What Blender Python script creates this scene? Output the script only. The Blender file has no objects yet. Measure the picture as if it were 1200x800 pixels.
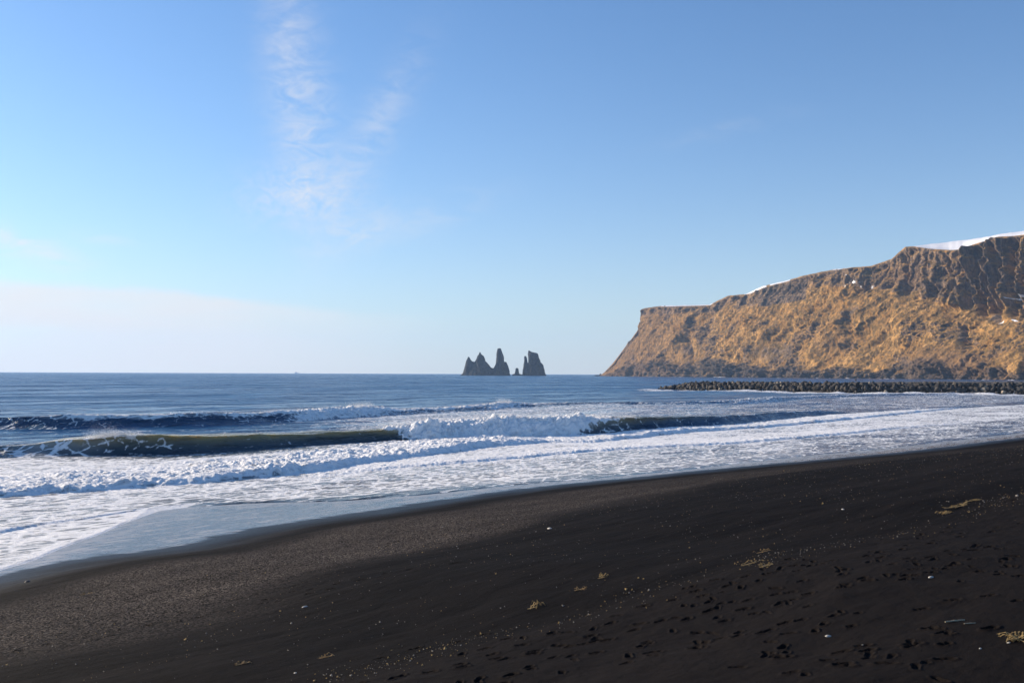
import bpy, bmesh, math, random
import numpy as np
from mathutils import Matrix, Vector, Euler

rng = np.random.default_rng(7)
random.seed(7)
scene = bpy.context.scene
COL = scene.collection
R = math.radians

# ------------------------------------------------------------------ camera
CAM_H = 5.0
FPX = 1200 * 35.0 / 36.0
PITCH = math.atan(37.6 / FPX)
ROLL = math.atan(0.0041)
CAM_R = Matrix.Rotation(R(90) + PITCH, 3, 'X') @ Matrix.Rotation(ROLL, 3, 'Z')
CR = np.array(CAM_R)
cam_d = bpy.data.cameras.new('camera')
cam_d.lens = 35.0
cam_d.sensor_width = 36.0
cam_d.clip_start = 0.1
cam_d.clip_end = 60000
cam = bpy.data.objects.new('camera', cam_d)
COL.objects.link(cam)
cam.matrix_world = Matrix.Translation((0, 0, CAM_H)) @ CAM_R.to_4x4()
scene.camera = cam

def ray(px, py):
    d = np.stack([(np.asarray(px, float) - 600) / FPX, -(np.asarray(py, float) - 400) / FPX,
                  -np.ones_like(np.asarray(px, float))], -1)
    return d @ CR.T

def onz(px, py, z=-0.2):
    """where the line of sight to a spot of the photograph meets the level z"""
    d = ray(px, py)
    t = (z - CAM_H) / d[..., 2]
    return d[..., 0] * t, d[..., 1] * t

def aty(px, py, Y):
    """the point at distance Y on that line of sight"""
    d = ray(px, py)
    t = np.asarray(Y) / d[..., 1]
    return d[..., 0] * t, np.asarray(Y) + 0 * t, CAM_H + d[..., 2] * t

def survey(x, y, z=-0.2):
    """map position -> survey-chart coordinates in which the shore features were measured"""
    v = np.stack([x, y, np.full_like(x, z - CAM_H)], -1) @ CR
    return 600 - FPX * v[..., 0] / v[..., 2], 400 + FPX * v[..., 1] / v[..., 2]

# ------------------------------------------------------------------ numpy noise
_ang = rng.random(4096) * 2 * np.pi
_G2 = np.stack([np.cos(_ang), np.sin(_ang)], -1).astype(np.float32)
_g3 = rng.normal(size=(4096, 3))
_G3 = (_g3 / np.linalg.norm(_g3, axis=1, keepdims=True)).astype(np.float32)

def _h(*a):
    r = np.zeros(a[0].shape, np.uint32)
    for k, v in enumerate(a):
        r ^= (v.astype(np.int64) & 0xffffffff).astype(np.uint32) * np.uint32([374761393, 668265263, 2147483647, 1274126177][k])
        r = (r ^ (r >> np.uint32(13))) * np.uint32(1274126177)
    return ((r ^ (r >> np.uint32(16))) & np.uint32(4095)).astype(np.int32)

def pn2(x, y, seed=0):
    x = np.asarray(x, np.float64); y = np.asarray(y, np.float64)
    xi = np.floor(x); yi = np.floor(y)
    fx = (x - xi).astype(np.float32); fy = (y - yi).astype(np.float32)
    xi = xi.astype(np.int64) + seed * 7919; yi = yi.astype(np.int64) + seed * 104729
    u = fx * fx * fx * (fx * (fx * 6 - 15) + 10); v = fy * fy * fy * (fy * (fy * 6 - 15) + 10)
    def g(a, b):
        q = _G2[_h(xi + a, yi + b)]
        return q[..., 0] * (fx - a) + q[..., 1] * (fy - b)
    n0 = g(0, 0); n1 = g(1, 0); n2 = g(0, 1); n3 = g(1, 1)
    return (n0 * (1 - u) + n1 * u) * (1 - v) + (n2 * (1 - u) + n3 * u) * v

def fbm2(x, y, oct=4, seed=0, gain=0.5, billow=False):
    s = 0; a = 1.0; t = 0
    for k in range(oct):
        n = pn2(x * 2 ** k + k * 17.3, y * 2 ** k - k * 9.1, seed + k) * 1.5
        if billow: n = np.abs(n) * 2 - 0.6
        s = s + a * n; t += a; a *= gain
    return s / t

def pn3(x, y, z, seed=0):
    xi = np.floor(x); yi = np.floor(y); zi = np.floor(z)
    fx = x - xi; fy = y - yi; fz = z - zi
    xi = xi.astype(np.int64) + seed * 7919; yi = yi.astype(np.int64); zi = zi.astype(np.int64)
    f = lambda t: t * t * t * (t * (t * 6 - 15) + 10)
    u, v, w = f(fx), f(fy), f(fz)
    def g(a, b, c):
        q = _G3[_h(xi + a, yi + b, zi + c)]
        return q[..., 0] * (fx - a) + q[..., 1] * (fy - b) + q[..., 2] * (fz - c)
    L = lambda a, b, t: a + (b - a) * t
    return L(L(L(g(0,0,0), g(1,0,0), u), L(g(0,1,0), g(1,1,0), u), v),
             L(L(g(0,0,1), g(1,0,1), u), L(g(0,1,1), g(1,1,1), u), v), w)

def fbm3(x, y, z, oct=4, seed=0, gain=0.5, ridged=False):
    s = 0; a = 1.0; t = 0
    for k in range(oct):
        n = pn3(x * 2 ** k + 5.2 * k, y * 2 ** k, z * 2 ** k - 3.1 * k, seed + k) * 1.6
        if ridged: n = 1 - 2 * np.abs(n)
        s = s + a * n; t += a; a *= gain
    return s / t

def sst(a, b, x):
    t = np.clip((x - a) / (b - a), 0, 1)
    return t * t * (3 - 2 * t)

def pli(x, pts):
    pts = np.array(pts, float)
    return np.interp(x, pts[:, 0], pts[:, 1])

# ------------------------------------------------------------------ helpers for objects
def tag(o, label=None, cat=None, group=None, kind=None):
    if label: o['label'] = label
    if cat: o['category'] = cat
    if group: o['group'] = group
    if kind: o['kind'] = kind
    return o

def link(name, me, mat=None, parent=None):
    o = bpy.data.objects.new(name, me)
    COL.objects.link(o)
    if mat is not None and not me.materials: me.materials.append(mat)
    if parent: o.parent = parent
    return o

def grid_mesh(name, X, Y, Z, attrs=None, flip=False, smooth=True):
    """one sheet from 2-D arrays (rows, cols)"""
    nr, nc = X.shape
    me = bpy.data.meshes.new(name)
    co = np.stack([X, Y, Z], -1).reshape(-1, 3).astype(np.float32)
    me.vertices.add(nr * nc)
    me.vertices.foreach_set('co', co.ravel())
    i = np.arange((nr - 1) * (nc - 1)); r = i // (nc - 1); c = i % (nc - 1)
    a = r * nc + c
    q = np.stack([a, a + 1, a + nc + 1, a + nc], -1)
    if flip: q = q[:, ::-1]
    q = np.ascontiguousarray(q, np.int32)
    me.loops.add(q.size); me.loops.foreach_set('vertex_index', q.ravel())
    me.polygons.add(len(q))
    me.polygons.foreach_set('loop_start', np.arange(0, q.size, 4, dtype=np.int32))
    if smooth: me.polygons.foreach_set('use_smooth', np.ones(len(q), bool))
    me.update(calc_edges=True)
    for k, v in (attrs or {}).items():
        at = me.attributes.new(k, 'FLOAT', 'POINT')
        at.data.foreach_set('value', np.ascontiguousarray(v.reshape(-1), np.float32))
    return me

def mesh_from(name, verts, faces, smooth=False):
    me = bpy.data.meshes.new(name)
    me.from_pydata([tuple(map(float, v)) for v in verts], [], [tuple(map(int, f)) for f in faces])
    me.update()
    if smooth: me.polygons.foreach_set('use_smooth', np.ones(len(me.polygons), bool))
    return me

# ------------------------------------------------------------------ node helpers
class NT:
    def __init__(s, tree):
        s.t = tree; s.n = tree.nodes; s.l = tree.links
        s.n.clear()
    def add(s, typ, ins=None, **kw):
        nd = s.n.new(typ)
        for k, v in kw.items(): setattr(nd, k, v)
        for k, v in (ins or {}).items(): s.set(nd.inputs[k], v)
        return nd
    def set(s, sock, v):
        if isinstance(v, bpy.types.NodeSocket): s.l.new(v, sock)
        elif v is not None: sock.default_value = v
    def m(s, op, a, b=None, c=None, clamp=False):
        nd = s.n.new('ShaderNodeMath'); nd.operation = op; nd.use_clamp = clamp
        s.set(nd.inputs[0], a)
        if b is not None: s.set(nd.inputs[1], b)
        if c is not None: s.set(nd.inputs[2], c)
        return nd.outputs[0]
    def mix(s, f, a, b, typ='RGBA'):
        nd = s.n.new('ShaderNodeMix'); nd.data_type = typ
        o = {'FLOAT': 0, 'VECTOR': 1, 'RGBA': 2}[typ]
        s.set(nd.inputs[0], f)
        ia, ib = {'FLOAT': (2, 3), 'VECTOR': (4, 5), 'RGBA': (6, 7)}[typ]
        s.set(nd.inputs[ia], a); s.set(nd.inputs[ib], b)
        return nd.outputs[o]
    def ss(s, x, a, b, lo=0.0, hi=1.0):
        nd = s.n.new('ShaderNodeMapRange'); nd.interpolation_type = 'SMOOTHSTEP'
        s.set(nd.inputs[0], x); s.set(nd.inputs[1], a); s.set(nd.inputs[2], b); s.set(nd.inputs[3], lo); s.set(nd.inputs[4], hi)
        return nd.outputs[0]
    def attr(s, name):
        nd = s.n.new('ShaderNodeAttribute'); nd.attribute_name = name
        return nd.outputs['Fac']
    def noise(s, vec, scale, detail=4, rough=0.5, dist=0.0, out='Fac'):
        nd = s.n.new('ShaderNodeTexNoise')
        if vec is not None: s.l.new(vec, nd.inputs['Vector'])
        for k, v in (('Scale', scale), ('Detail', detail), ('Roughness', rough), ('Distortion', dist)): s.set(nd.inputs[k], v)
        return nd.outputs[out]
    def voro(s, vec, scale, feature='F1', out='Distance', rnd=1.0):
        nd = s.n.new('ShaderNodeTexVoronoi'); nd.feature = feature
        s.l.new(vec, nd.inputs['Vector']); s.set(nd.inputs['Scale'], scale); s.set(nd.inputs['Randomness'], rnd)
        return nd.outputs[out]
    def mapping(s, vec, loc=(0,0,0), rot=(0,0,0), scale=(1,1,1)):
        nd = s.n.new('ShaderNodeMapping')
        s.l.new(vec, nd.inputs[0]); s.set(nd.inputs[1], loc); s.set(nd.inputs[2], rot); s.set(nd.inputs[3], scale)
        return nd.outputs[0]
    def bump(s, h, strength=1.0, dist=0.1, normal=None):
        nd = s.n.new('ShaderNodeBump')
        s.set(nd.inputs['Strength'], strength); s.set(nd.inputs['Distance'], dist); s.set(nd.inputs['Height'], h)
        if normal is not None: s.set(nd.inputs['Normal'], normal)
        return nd.outputs[0]
    def bsdf(s, **ins):
        nd = s.n.new('ShaderNodeBsdfPrincipled')
        for k, v in ins.items(): s.set(nd.inputs[k.replace('_', ' ')], v)
        return nd.outputs[0]
    def out(s, sh): 
        o = s.n.new('ShaderNodeOutputMaterial'); s.l.new(sh, o.inputs['Surface'])

def material(name):
    m = bpy.data.materials.new(name); m.use_nodes = True
    return m, NT(m.node_tree)

def rgb(r, g, b): return (r, g, b, 1.0)

def simple(name, col, rough=0.85, nscale=6.0, var=0.4, bump=0.0):
    m, t = material(name)
    co = t.add('ShaderNodeTexCoord').outputs['Object']
    n = t.noise(co, nscale, 5, 0.6)
    c = t.mix(n, rgb(*[v * (1 - var) for v in col]), rgb(*[v * (1 + var) for v in col]))
    t.out(t.bsdf(Base_Color=c, Roughness=rough, Normal=t.bump(n, bump, 0.05) if bump else None))
    return m

# ------------------------------------------------------------------ light, sky, view
SUN_EL = R(17.0)
SUN_AZ = R(-65.0)           # to the left of the view, a little ahead
sun_vec = Vector((math.sin(SUN_AZ) * math.cos(SUN_EL), math.cos(SUN_AZ) * math.cos(SUN_EL), math.sin(SUN_EL)))
sl = bpy.data.lights.new('sun', 'SUN')
sl.energy = 5.0; sl.angle = R(0.53); sl.color = (1.0, 0.83, 0.63)
so = bpy.data.objects.new('sun', sl); COL.objects.link(so)
so.rotation_euler = sun_vec.to_track_quat('Z', 'Y').to_euler()

world = bpy.data.worlds.new('World'); scene.world = world; world.use_nodes = True
w = NT(world.node_tree)
sky = w.add('ShaderNodeTexSky', sky_type='NISHITA', sun_disc=False, sun_elevation=SUN_EL, sun_rotation=SUN_AZ % (2 * math.pi),
            altitude=0.0, air_density=1.0, dust_density=0.4, ozone_density=3.5)
gen = w.add('ShaderNodeTexCoord').outputs['Generated']
sep = w.add('ShaderNodeSeparateXYZ'); w.l.new(gen, sep.inputs[0])
ysafe = w.m('MAXIMUM', sep.outputs[1], 0.05)
su = w.m('DIVIDE', sep.outputs[0], ysafe)      # tangent of azimuth
sv = w.m('DIVIDE', sep.outputs[2], ysafe)      # tangent of elevation
comb = w.add('ShaderNodeCombineXYZ'); w.l.new(su, comb.inputs[0]); w.l.new(sv, comb.inputs[1])
uv = comb.outputs[0]
def cloud_patch(px, py, a, b, ang, amt, nscale, stretch, lo=0.30, hi=0.72):
    """a wisp centred on a direction; a, b its half lengths, ang its tilt"""
    cu, cv = (px - 600) / FPX, (437.5 - py) / FPX
    a /= FPX; b /= FPX
    ca, sa = math.cos(R(ang)), math.sin(R(ang))
    du = w.m('SUBTRACT', su, cu); dv = w.m('SUBTRACT', sv, cv)
    s1 = w.m('ADD', w.m('MULTIPLY', du, ca / a), w.m('MULTIPLY', dv, sa / a))
    s2 = w.m('ADD', w.m('MULTIPLY', du, -sa / b), w.m('MULTIPLY', dv, ca / b))
    q = w.m('ADD', w.m('MULTIPLY', s1, s1), w.m('MULTIPLY', s2, s2))
    g = w.m('EXPONENT', w.m('MULTIPLY', q, -1.0))
    mp = w.mapping(uv, rot=(0, 0, -R(ang)), scale=(nscale / stretch, nscale, 1))
    n = w.noise(mp, 1.0, 9, 0.62, 0.9)
    return w.m('MULTIPLY', w.m('MULTIPLY', g, w.ss(n, lo, hi)), amt)
cl = None
for args in [(352, 140, 135, 34, 98, 0.42, 60, 2.2), (432, 160, 100, 24, 62, 0.30, 60, 2.4), (345, 228, 62, 32, 5, 0.46, 85, 1.3),
             (408, 272, 50, 22, 20, 0.40, 55, 1.6), (495, 258, 75, 18, 20, 0.24, 45, 2.5), (18, 288, 75, 16, -18, 0.8, 40, 3.0),
             (118, 280, 40, 8, -5, 0.30, 45, 3.0), (855, 148, 75, 9, 14, 0.10, 50, 3.0), (330, 40, 30, 60, 0, 0.2, 50, 1.5)]:
    c = cloud_patch(*args)
    cl = c if cl is None else w.m('ADD', cl, c)
# the low bank of thin cloud over the sea on the left
top = w.m('ADD', w.m('MULTIPLY', su, -0.085), 0.050)
edge = w.m('ADD', top, w.m('MULTIPLY', w.m('SUBTRACT', w.noise(w.mapping(uv, scale=(7, 22, 1)), 1.0, 7, 0.6, 0.5), 0.5), 0.030))
bank = w.m('MULTIPLY', w.ss(w.m('SUBTRACT', edge, sv), -0.006, 0.009), w.ss(su, -0.02, -0.33))
bank = w.m('MULTIPLY', bank, w.ss(w.noise(w.mapping(uv, scale=(5, 30, 1)), 1.0, 7, 0.6, 0.4), 0.2, 0.7, 0.5, 0.92))
cl = w.m('MULTIPLY', w.m('ADD', cl, bank), w.ss(sep.outputs[1], 0.02, 0.15), clamp=True)
tint = w.add('ShaderNodeMix', data_type='RGBA', blend_type='MULTIPLY')
tint.inputs[0].default_value = 1.0; w.l.new(sky.outputs[0], tint.inputs[6]); tint.inputs[7].default_value = (.85, 1.035, 1.22, 1)   # cold, very clear winter air
veil = w.m('MULTIPLY', w.m('EXPONENT', w.m('MULTIPLY', w.m('MAXIMUM', sep.outputs[2], 0.0), -10.0)), 0.68)   # pale air low over the horizon
skyv = w.mix(veil, tint.outputs[2], rgb(5.7, 5.75, 5.65))
skyc = w.mix(cl, skyv, rgb(6.3, 5.95, 5.75))
bg = w.add('ShaderNodeBackground', {'Color': skyc, 'Strength': 0.088})
wo = w.add('ShaderNodeOutputWorld'); w.l.new(bg.outputs[0], wo.inputs['Surface'])

scene.view_settings.view_transform = 'Standard'
scene.view_settings.look = 'None'
scene.view_settings.gamma = 1.0
scene.view_settings.use_curve_mapping = False
scene.view_settings.exposure = 0.74
scene.render.engine = 'CYCLES'
scene.cycles.use_denoising = True
scene.cycles.max_bounces = 6
scene.cycles.volume_bounces = 1
scene.cycles.caustics_reflective = False
scene.cycles.caustics_refractive = False

# ------------------------------------------------------------------ shore frame: p along the beach, w out to sea
EX, EY = 0.699, 0.715
NX, NY = -0.715, 0.699
def pw(x, y): return x * EX + y * EY, x * NX + y * NY
def curve_pw(pts, z=-0.1):
    a = np.array(pts, float)
    x, y = onz(a[:, 0], a[:, 1], z)
    p, w_ = pw(x, y)
    o = np.argsort(p)
    return p[o], w_[o]
def smooth_curve(pts, z=-0.1, sm=1.0):
    p, w_ = curve_pw(pts, z)
    q = np.concatenate([np.arange(-60, 120, 0.25), np.arange(120, 900, 4.0)])
    v = np.interp(q, p, w_)
    k = int(max(1, sm / 0.25)); ker = np.hanning(2 * k + 3)[1:-1]; ker /= ker.sum()
    n = 720
    seg = v[:n]; v[:n] = np.convolve(np.pad(seg, (len(ker) // 2,), 'edge'), ker, 'valid')[:n]
    return lambda s: np.interp(s, q, v)

# wet / dry line of the sand
Wd = smooth_curve([(-60, 690), (0, 672), (70, 655), (200, 640), (300, 617), (450, 595), (600, 573), (700, 563), (850, 548), (950, 539), (1060, 529), (1200, 512), (1300, 502)], 0.0, 1.5)
# edge of the foam
We = smooth_curve([(-60, 692), (0, 667), (40, 655), (75, 637), (120, 618), (150, 603), (166, 594), (174, 588), (210, 583), (300, 582), (400, 583), (500, 577), (600, 567), (700, 559), (800, 550), (850, 543), (950, 531), (1060, 521), (1200, 505), (1300, 497)], 0.0, 0.4)
# upper sheet lying over the lobe
Ws = smooth_curve([(-80, 632), (0, 617), (60, 606), (100, 601), (140, 595), (172, 589), (200, 581), (230, 572), (262, 564), (330, 560), (420, 552), (560, 545)], 0.0, 0.3)

def beach_z(x, y):
    p, w_ = pw(x, y)
    far = sst(180, 420, p) * 48
    d = Wd(p) + far - w_
    up = np.interp(d, [0, 2, 8, 18, 22, 26, 32, 45, 120, 600], [0, .16, .93, 2.32, 2.86, 3.22, 3.45, 3.6, 4.2, 6.0])
    dn = np.interp(d, [-400, -60, -25, -8, 0], [-8, -2.6, -1.0, -.30, 0])
    return np.where(d > 0, up, dn), d

# ------------------------------------------------------------------ the sea: one sheet, rows follow the breakers
SEA = -0.22
W1 = smooth_curve([(-150, 537), (0, 537), (40, 536), (80, 535), (130, 534), (200, 533), (300, 528), (400, 521), (455, 518), (500, 517), (560, 514), (640, 512), (690, 511), (750, 507), (800, 503), (850, 500), (900, 495), (960, 488), (1050, 482), (1200, 474)], SEA, 1.5)
W2 = smooth_curve([(-150, 502), (0, 502), (60, 503), (150, 501), (220, 500), (300, 497), (350, 494), (400, 490), (435, 488), (470, 486), (530, 483), (595, 478), (700, 473), (800, 474), (880, 472.5), (915, 470), (980, 466), (1100, 464), (1200, 464)], SEA, 2.0)
WB = smooth_curve([(-150, 588), (0, 583), (67, 578), (135, 573.5), (202, 568.5), (270, 563.5), (304, 559), (371, 553), (400, 548), (467, 538), (518, 531), (575, 523), (640, 519), (693, 519), (749, 513), (800, 507), (867, 503), (911, 500), (952, 496), (1002, 491), (1070, 484), (1137, 477), (1220, 470)], SEA, 1.0)
WC = smooth_curve([(-100, 600), (200, 580), (300, 572), (400, 556), (500, 546), (570, 541), (640, 534), (700, 529), (800, 523), (867, 520), (935, 514), (1002, 508), (1036, 504), (1120, 497), (1200, 489)], SEA, 1.0)

th_in = np.linspace(R(-29.5), R(29.5), 1500)
th = np.concatenate([np.linspace(R(-100), R(-29.6), 160), th_in, np.linspace(R(29.6), R(42), 120)])
ncol = len(th)
st, ct = np.sin(th), np.cos(th)
cp = st * EX + ct * EY; cw = st * NX + ct * NY
rs = np.concatenate([np.arange(4, 140, 0.1), np.geomspace(140, 8600, 900)])
Rg = rs[:, None]
Pg = Rg * cp[None]; Wg = Rg * cw[None]
def cross(fn, off):
    f = Wg - (fn(Pg) + off + sst(180, 420, Pg) * 48)
    pos = f > 0
    idx = np.where(pos.any(0), pos.argmax(0), len(rs) - 1)
    idx = np.maximum(idx, 1)
    j = np.arange(ncol)
    f0, f1 = f[idx - 1, j], f[idx, j]
    t = np.clip(np.where(f1 > f0, -f0 / np.where(f1 == f0, 1, f1 - f0), 1), 0, 1)
    return rs[idx - 1] + t * (rs[idx] - rs[idx - 1])
knots = [cross(We, -1.2), cross(We, 1.0), cross(W1, -0.8), cross(W1, 3.2), cross(W2, -1.0), cross(W2, 4.0), cross(W2, 70.0)]
for k in range(1, len(knots)): knots[k] = np.maximum(knots[k], knots[k - 1] + 0.15)
knots = [np.minimum(k, 7000 + 20 * i) for i, k in enumerate(knots)]
counts = [36, 230, 120, 170, 80, 110]
rows = []
for a, b, n in zip(knots[:-1], knots[1:], counts):
    rows.append(a[None] + (b - a)[None] * np.linspace(0, 1, n, endpoint=False)[:, None])
g = np.linspace(0, 1, 190)[:, None]
rows.append(knots[-1][None] * (8600 / knots[-1][None]) ** g)
r = np.concatenate(rows, 0)
X = r * st[None]; Y = r * ct[None]
P, W = pw(X, Y)
far_shift = sst(180, 420, P) * 48
gx, gy = survey(X, Y, SEA)
gx = np.clip(gx, -400, 1600); gy = np.clip(gy, 436, 900)

bz, d_ = beach_z(X, Y)
off = W - We(P) - far_shift                       # metres seaward of the foam edge
# base level: water sheet over the sand
wob = fbm2(P * 0.9, W * 0.9, 3, 50)
thick = np.interp(off, [-1.2, -0.15, 0.0, 0.12, 1.0, 4, 12], [-.10, -.012, 0.004, .028, .04, .06, .1])
up_edge = W - Ws(P) + 0.25 * wob
sheet2 = sst(-0.05, 0.22, up_edge) * 0.085 * sst(33, 26, P)
base = np.maximum(bz + thick + sheet2, SEA + sst(0, 10, off) * 0.02 + np.minimum(thick, 0))

def wave(s, H, front, back, sharp):
    a = np.clip(s / front, 0, 1)
    f = a ** sharp * (1 - 0.0 * a)
    f = np.where(s < front, f, np.exp(-((s - front) / back) ** 2))
    return H * np.where(s < 0, 0, f)

lump = fbm2(P * 0.8, W * 0.8, 3, 1, 0.55, billow=True)
lump2 = fbm2(P * 2.0, W * 2.0, 2, 9, 0.55, billow=True)
fine = fbm2(P * 3.0, W * 3.0, 3, 19, 0.6)
# --- main breaker
s1 = W - W1(P) - far_shift - 0.7 * fbm2(P * 0.12, P * 0 + 6, 3, 72)
x1 = gx                                            # breaker tables are in chart columns along the crest
H1 = np.interp(x1, [-200, -40, 0, 40, 75, 130, 200, 300, 400, 455, 500, 560, 640, 690, 750, 800, 850, 900, 960, 1010], [.6, .55, .6, .72, 1.16, 1.32, 1.14, .94, .80, .98, 1.38, 1.5, 1.62, 1.5, 1.25, 1.08, .95, .85, .55, 0.0])
H1 = H1 * (1 + 0.22 * fbm2(P * 0.14, P * 0 + 3, 3, 71))
sl_ = 26 * (np.clip(s1 / 1.8, 0, 1.2) - .5)
br1 = sst(452, 482, x1 + 12 * lump + sl_) * sst(704, 680, x1 + 12 * lump - sl_)
br1 = np.clip(br1 + 0.55 * sst(50, 5, x1) * sst(-0.1, 0.5, fbm2(P * .4, W * .4, 3, 13)), 0, 1)
front1 = 2.1 - 0.5 * br1
h_un = wave(s1, H1, front1, 6.5, 1.45)
h_br = wave(s1, H1, front1, 5.5, 0.55)
h1 = h_un * (1 - br1) + h_br * br1
h1 = h1 + (1 - br1) * sst(.1, .5, s1 / front1) * sst(6, 1, s1) * H1 * (.07 * fbm2(P * .55, s1 * .35, 3, 81) + .05 * fbm2(P * 1.3 + s1 * .6, s1 * .8, 3, 83))
rel1 = np.clip(h1 / np.maximum(H1, .05), 0, 1) * np.where(H1 > .03, 1, 0)
inf1 = sst(-1.5, 0.5, s1) * sst(9, 3, s1)
h1 = h1 + br1 * inf1 * (0.44 * lump * (.6 + .8 * np.clip(fbm2(P * .3, W * .3, 2, 89) + .5, 0, 1.2)) + 0.15 * lump2 + 0.05 * fine) * sst(0.02, 0.4, rel1)
# --- second breaker
s2 = W - W2(P) - far_shift - 0.8 * fbm2(P * 0.10, P * 0 + 16, 3, 73)
H2 = np.interp(gx, [-200, 0, 60, 150, 220, 300, 350, 400, 435, 470, 520, 560, 595, 625, 700, 790, 850, 905, 940, 1010, 1060, 1150, 1250], [.9, .95, 1.12, 1.15, 1.18, 1.05, 1.1, 1.15, 1.15, .55, .5, .55, .75, .3, .2, .3, .5, .62, .4, .25, .4, .3, .2])
H2 = H2 * (1 + 0.16 * fbm2(P * 0.12, P * 0 + 8, 3, 77))
br2 = np.interp(gx, [-100, 40, 70, 110, 200, 300, 335, 360, 440, 460, 560, 585, 600, 640, 840, 870, 915, 935, 1250], [0, 0, .15, .35, .3, .35, .5, 1, 1, .6, .5, .9, .8, .2, .3, .7, .7, .3, .4])
front2 = 3.0 - 1.1 * br2
h2 = wave(s2, H2, front2, 8.0, 1.4) * (1 - br2) + wave(s2, H2, front2, 7.0, 0.6) * br2
rel2 = np.clip(h2 / np.maximum(H2, .05), 0, 1)
inf2 = sst(-1.0, 0.5, s2) * sst(10, 4, s2)
h2 = h2 + br2 * inf2 * (0.26 * lump + 0.14 * lump2) * sst(.1, .6, rel2)
h2 = h2 + (0.10 * fbm2(P * .5, W * .5, 3, 31)) * inf2
# --- bore (the roller that runs up the beach) and the low foam line before it
sb = W - WB(P) - far_shift - 0.8 * fbm2(P * 0.28, P * 0, 4, 5)
HB = np.interp(gx, [-200, 0, 100, 200, 300, 380, 440, 500, 560, 575, 640, 690, 750, 800, 870, 950, 1100, 1200], [.26, .28, .30, .34, .48, .46, .42, .42, .52, .42, .24, .22, .34, .36, .26, .26, .22, .15])
HB = .8 * HB * (1 + .55 * fbm2(P * .16, P * 0 + 21, 3, 85))
hb = wave(sb, HB, 0.6, 8.0, 0.6)
infb = sst(-0.2, 0.3, sb) * sst(13.0, 4.0, sb)
patchy = np.clip(.62 + .9 * fbm2(P * .22, W * .3, 3, 87), .12, 1.5)
hb = hb + infb * patchy * (0.24 * lump + 0.08 * lump2) * sst(0, .3, hb / HB) * np.interp(gx, [0, 300, 575, 640, 1200], [.85, 1.15, 1.0, .55, .5])
sc_ = W - WC(P) - far_shift - 0.6 * fbm2(P * 0.3, P * 0 + 9, 3, 6)
HC = np.interp(gx, [-100, 330, 450, 560, 1040, 1150], [0, 0, .08, .13, .13, .03])
infc = sst(-0.1, 0.3, sc_) * sst(5.0, 1.0, sc_)
hc = wave(sc_, HC, 0.5, 3.0, 0.7) + infc * 0.055 * patchy * (lump + .5 * lump2) * (HC > .02)
# --- little foam heaps over the whole inner surf
inner = sst(1.0, 4.0, off) * sst(1.0, -2.0, s1)
hs = inner * (0.022 * lump2 + 0.014 * fine)
# --- open sea swell and chop
open_ = sst(-2, 12, s1) 
offs = W - 95
ph = offs * 2 * np.pi / 42 + 1.6 * fbm2(P * 0.006, W * 0.012, 3, 21) * 4 + P * 0.02
swell = 0.30 * np.sin(ph) * sst(8, 40, s2) * (0.55 + 0.9 * fbm2(P * .008 + 7, W * .02, 2, 23)) 
ph2 = offs * 2 * np.pi / 17 + 6 * fbm2(P * 0.02, W * 0.04, 3, 25) - P * .05
swell = swell + 0.10 * np.sin(ph2) * open_ * (0.5 + fbm2(P * .02, W * .05, 2, 27)) + 0.09 * 1.7 * open_ * fbm2(P * .10, W * .32, 5, 29, .6)
swell = swell * np.interp(r, [0, 900, 2500], [1, 1, 0.0])
Z = base + np.maximum.reduce([h1, hb * (1 - sst(0, 2, s1)), hc * (1 - sst(0, 2, s1))]) + h2 * sst(0, 6, s1) + hs + swell
# --- the lip of the plunging crest leans shoreward
curl = (1 - br1) * np.interp(gx, [0, 60, 90, 150, 300, 455, 700, 800, 960], [.2, .4, 1.1, .9, .6, .9, 1.0, .6, .1])
push = 0.95 * H1 * curl * np.clip(rel1, 0, 1) ** 2.2 * sst(6.0, 0.0, s1 - front1) 
push = push + br1 * inf1 * 0.35 * lump * rel1 + br2 * inf2 * 0.3 * lump * rel2
push2 = 0.55 * H2 * (1 - br2) * rel2 ** 2.5 * sst(6, 0, s2 - front2)
X = X - NX * (push + push2); Y = Y - NY * (push + push2)
Z = Z - 0.10 * push * rel1

# --- foam cover
n_big = fbm2(P * 0.10, W * 0.22, 4, 41)
n_str = fbm2(P * 0.16 + 0.12 * W, W * 0.9, 4, 43)
foam = np.zeros_like(X)
inn = sst(0.6, -0.4, s1)
d_in = np.interp(gx, [-100, 0, 300, 450, 600, 800, 1000, 1200], [.84, .84, .84, .88, .92, .89, .80, .70])
f_in = d_in + np.interp(gx, [0, 300, 800, 1050], [.10, .22, .26, .45]) * n_big + 0.14 * n_str
trough = sst(-5.5, -1.5, s1) * np.interp(gx, [0, 60, 120, 300, 420, 470, 690, 1000], [.1, .25, .42, .50, .34, .1, .12, .25]) * sst(0, -2.0, -sb + 4.5)
f_in = f_in - trough
f_in = f_in + 0.16 * infb + 0.14 * infc * (HC > .02)
low = sst(0.0, -0.8, sc_) * sst(320, 420, gx)
f_in = f_in - low * np.interp(gx, [320, 600, 800, 900, 1000, 1200], [.22, .30, .32, .32, .30, .30]) * (0.8 + 0.6 * n_str)
f_in = f_in - sst(0, -.3, sb) * sst(330, 250, gx) * 0.08
lobe = sst(.1, -.2, up_edge) * sst(22, 18, P)
f_in = np.where(lobe > 0.5, np.clip(0.80 + 0.2 * n_big + 0.35 * sst(.7, .05, off), 0, 1), f_in)
filmy = sst(2.6, 0.2, off) * sst(17.5, 20, P)
f_in = f_in - filmy * np.interp(gx, [170, 400, 700, 850, 1200], [.42, .40, .30, .1, .2])
foam = foam + f_in * inn
out_ = 1 - inn
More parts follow.
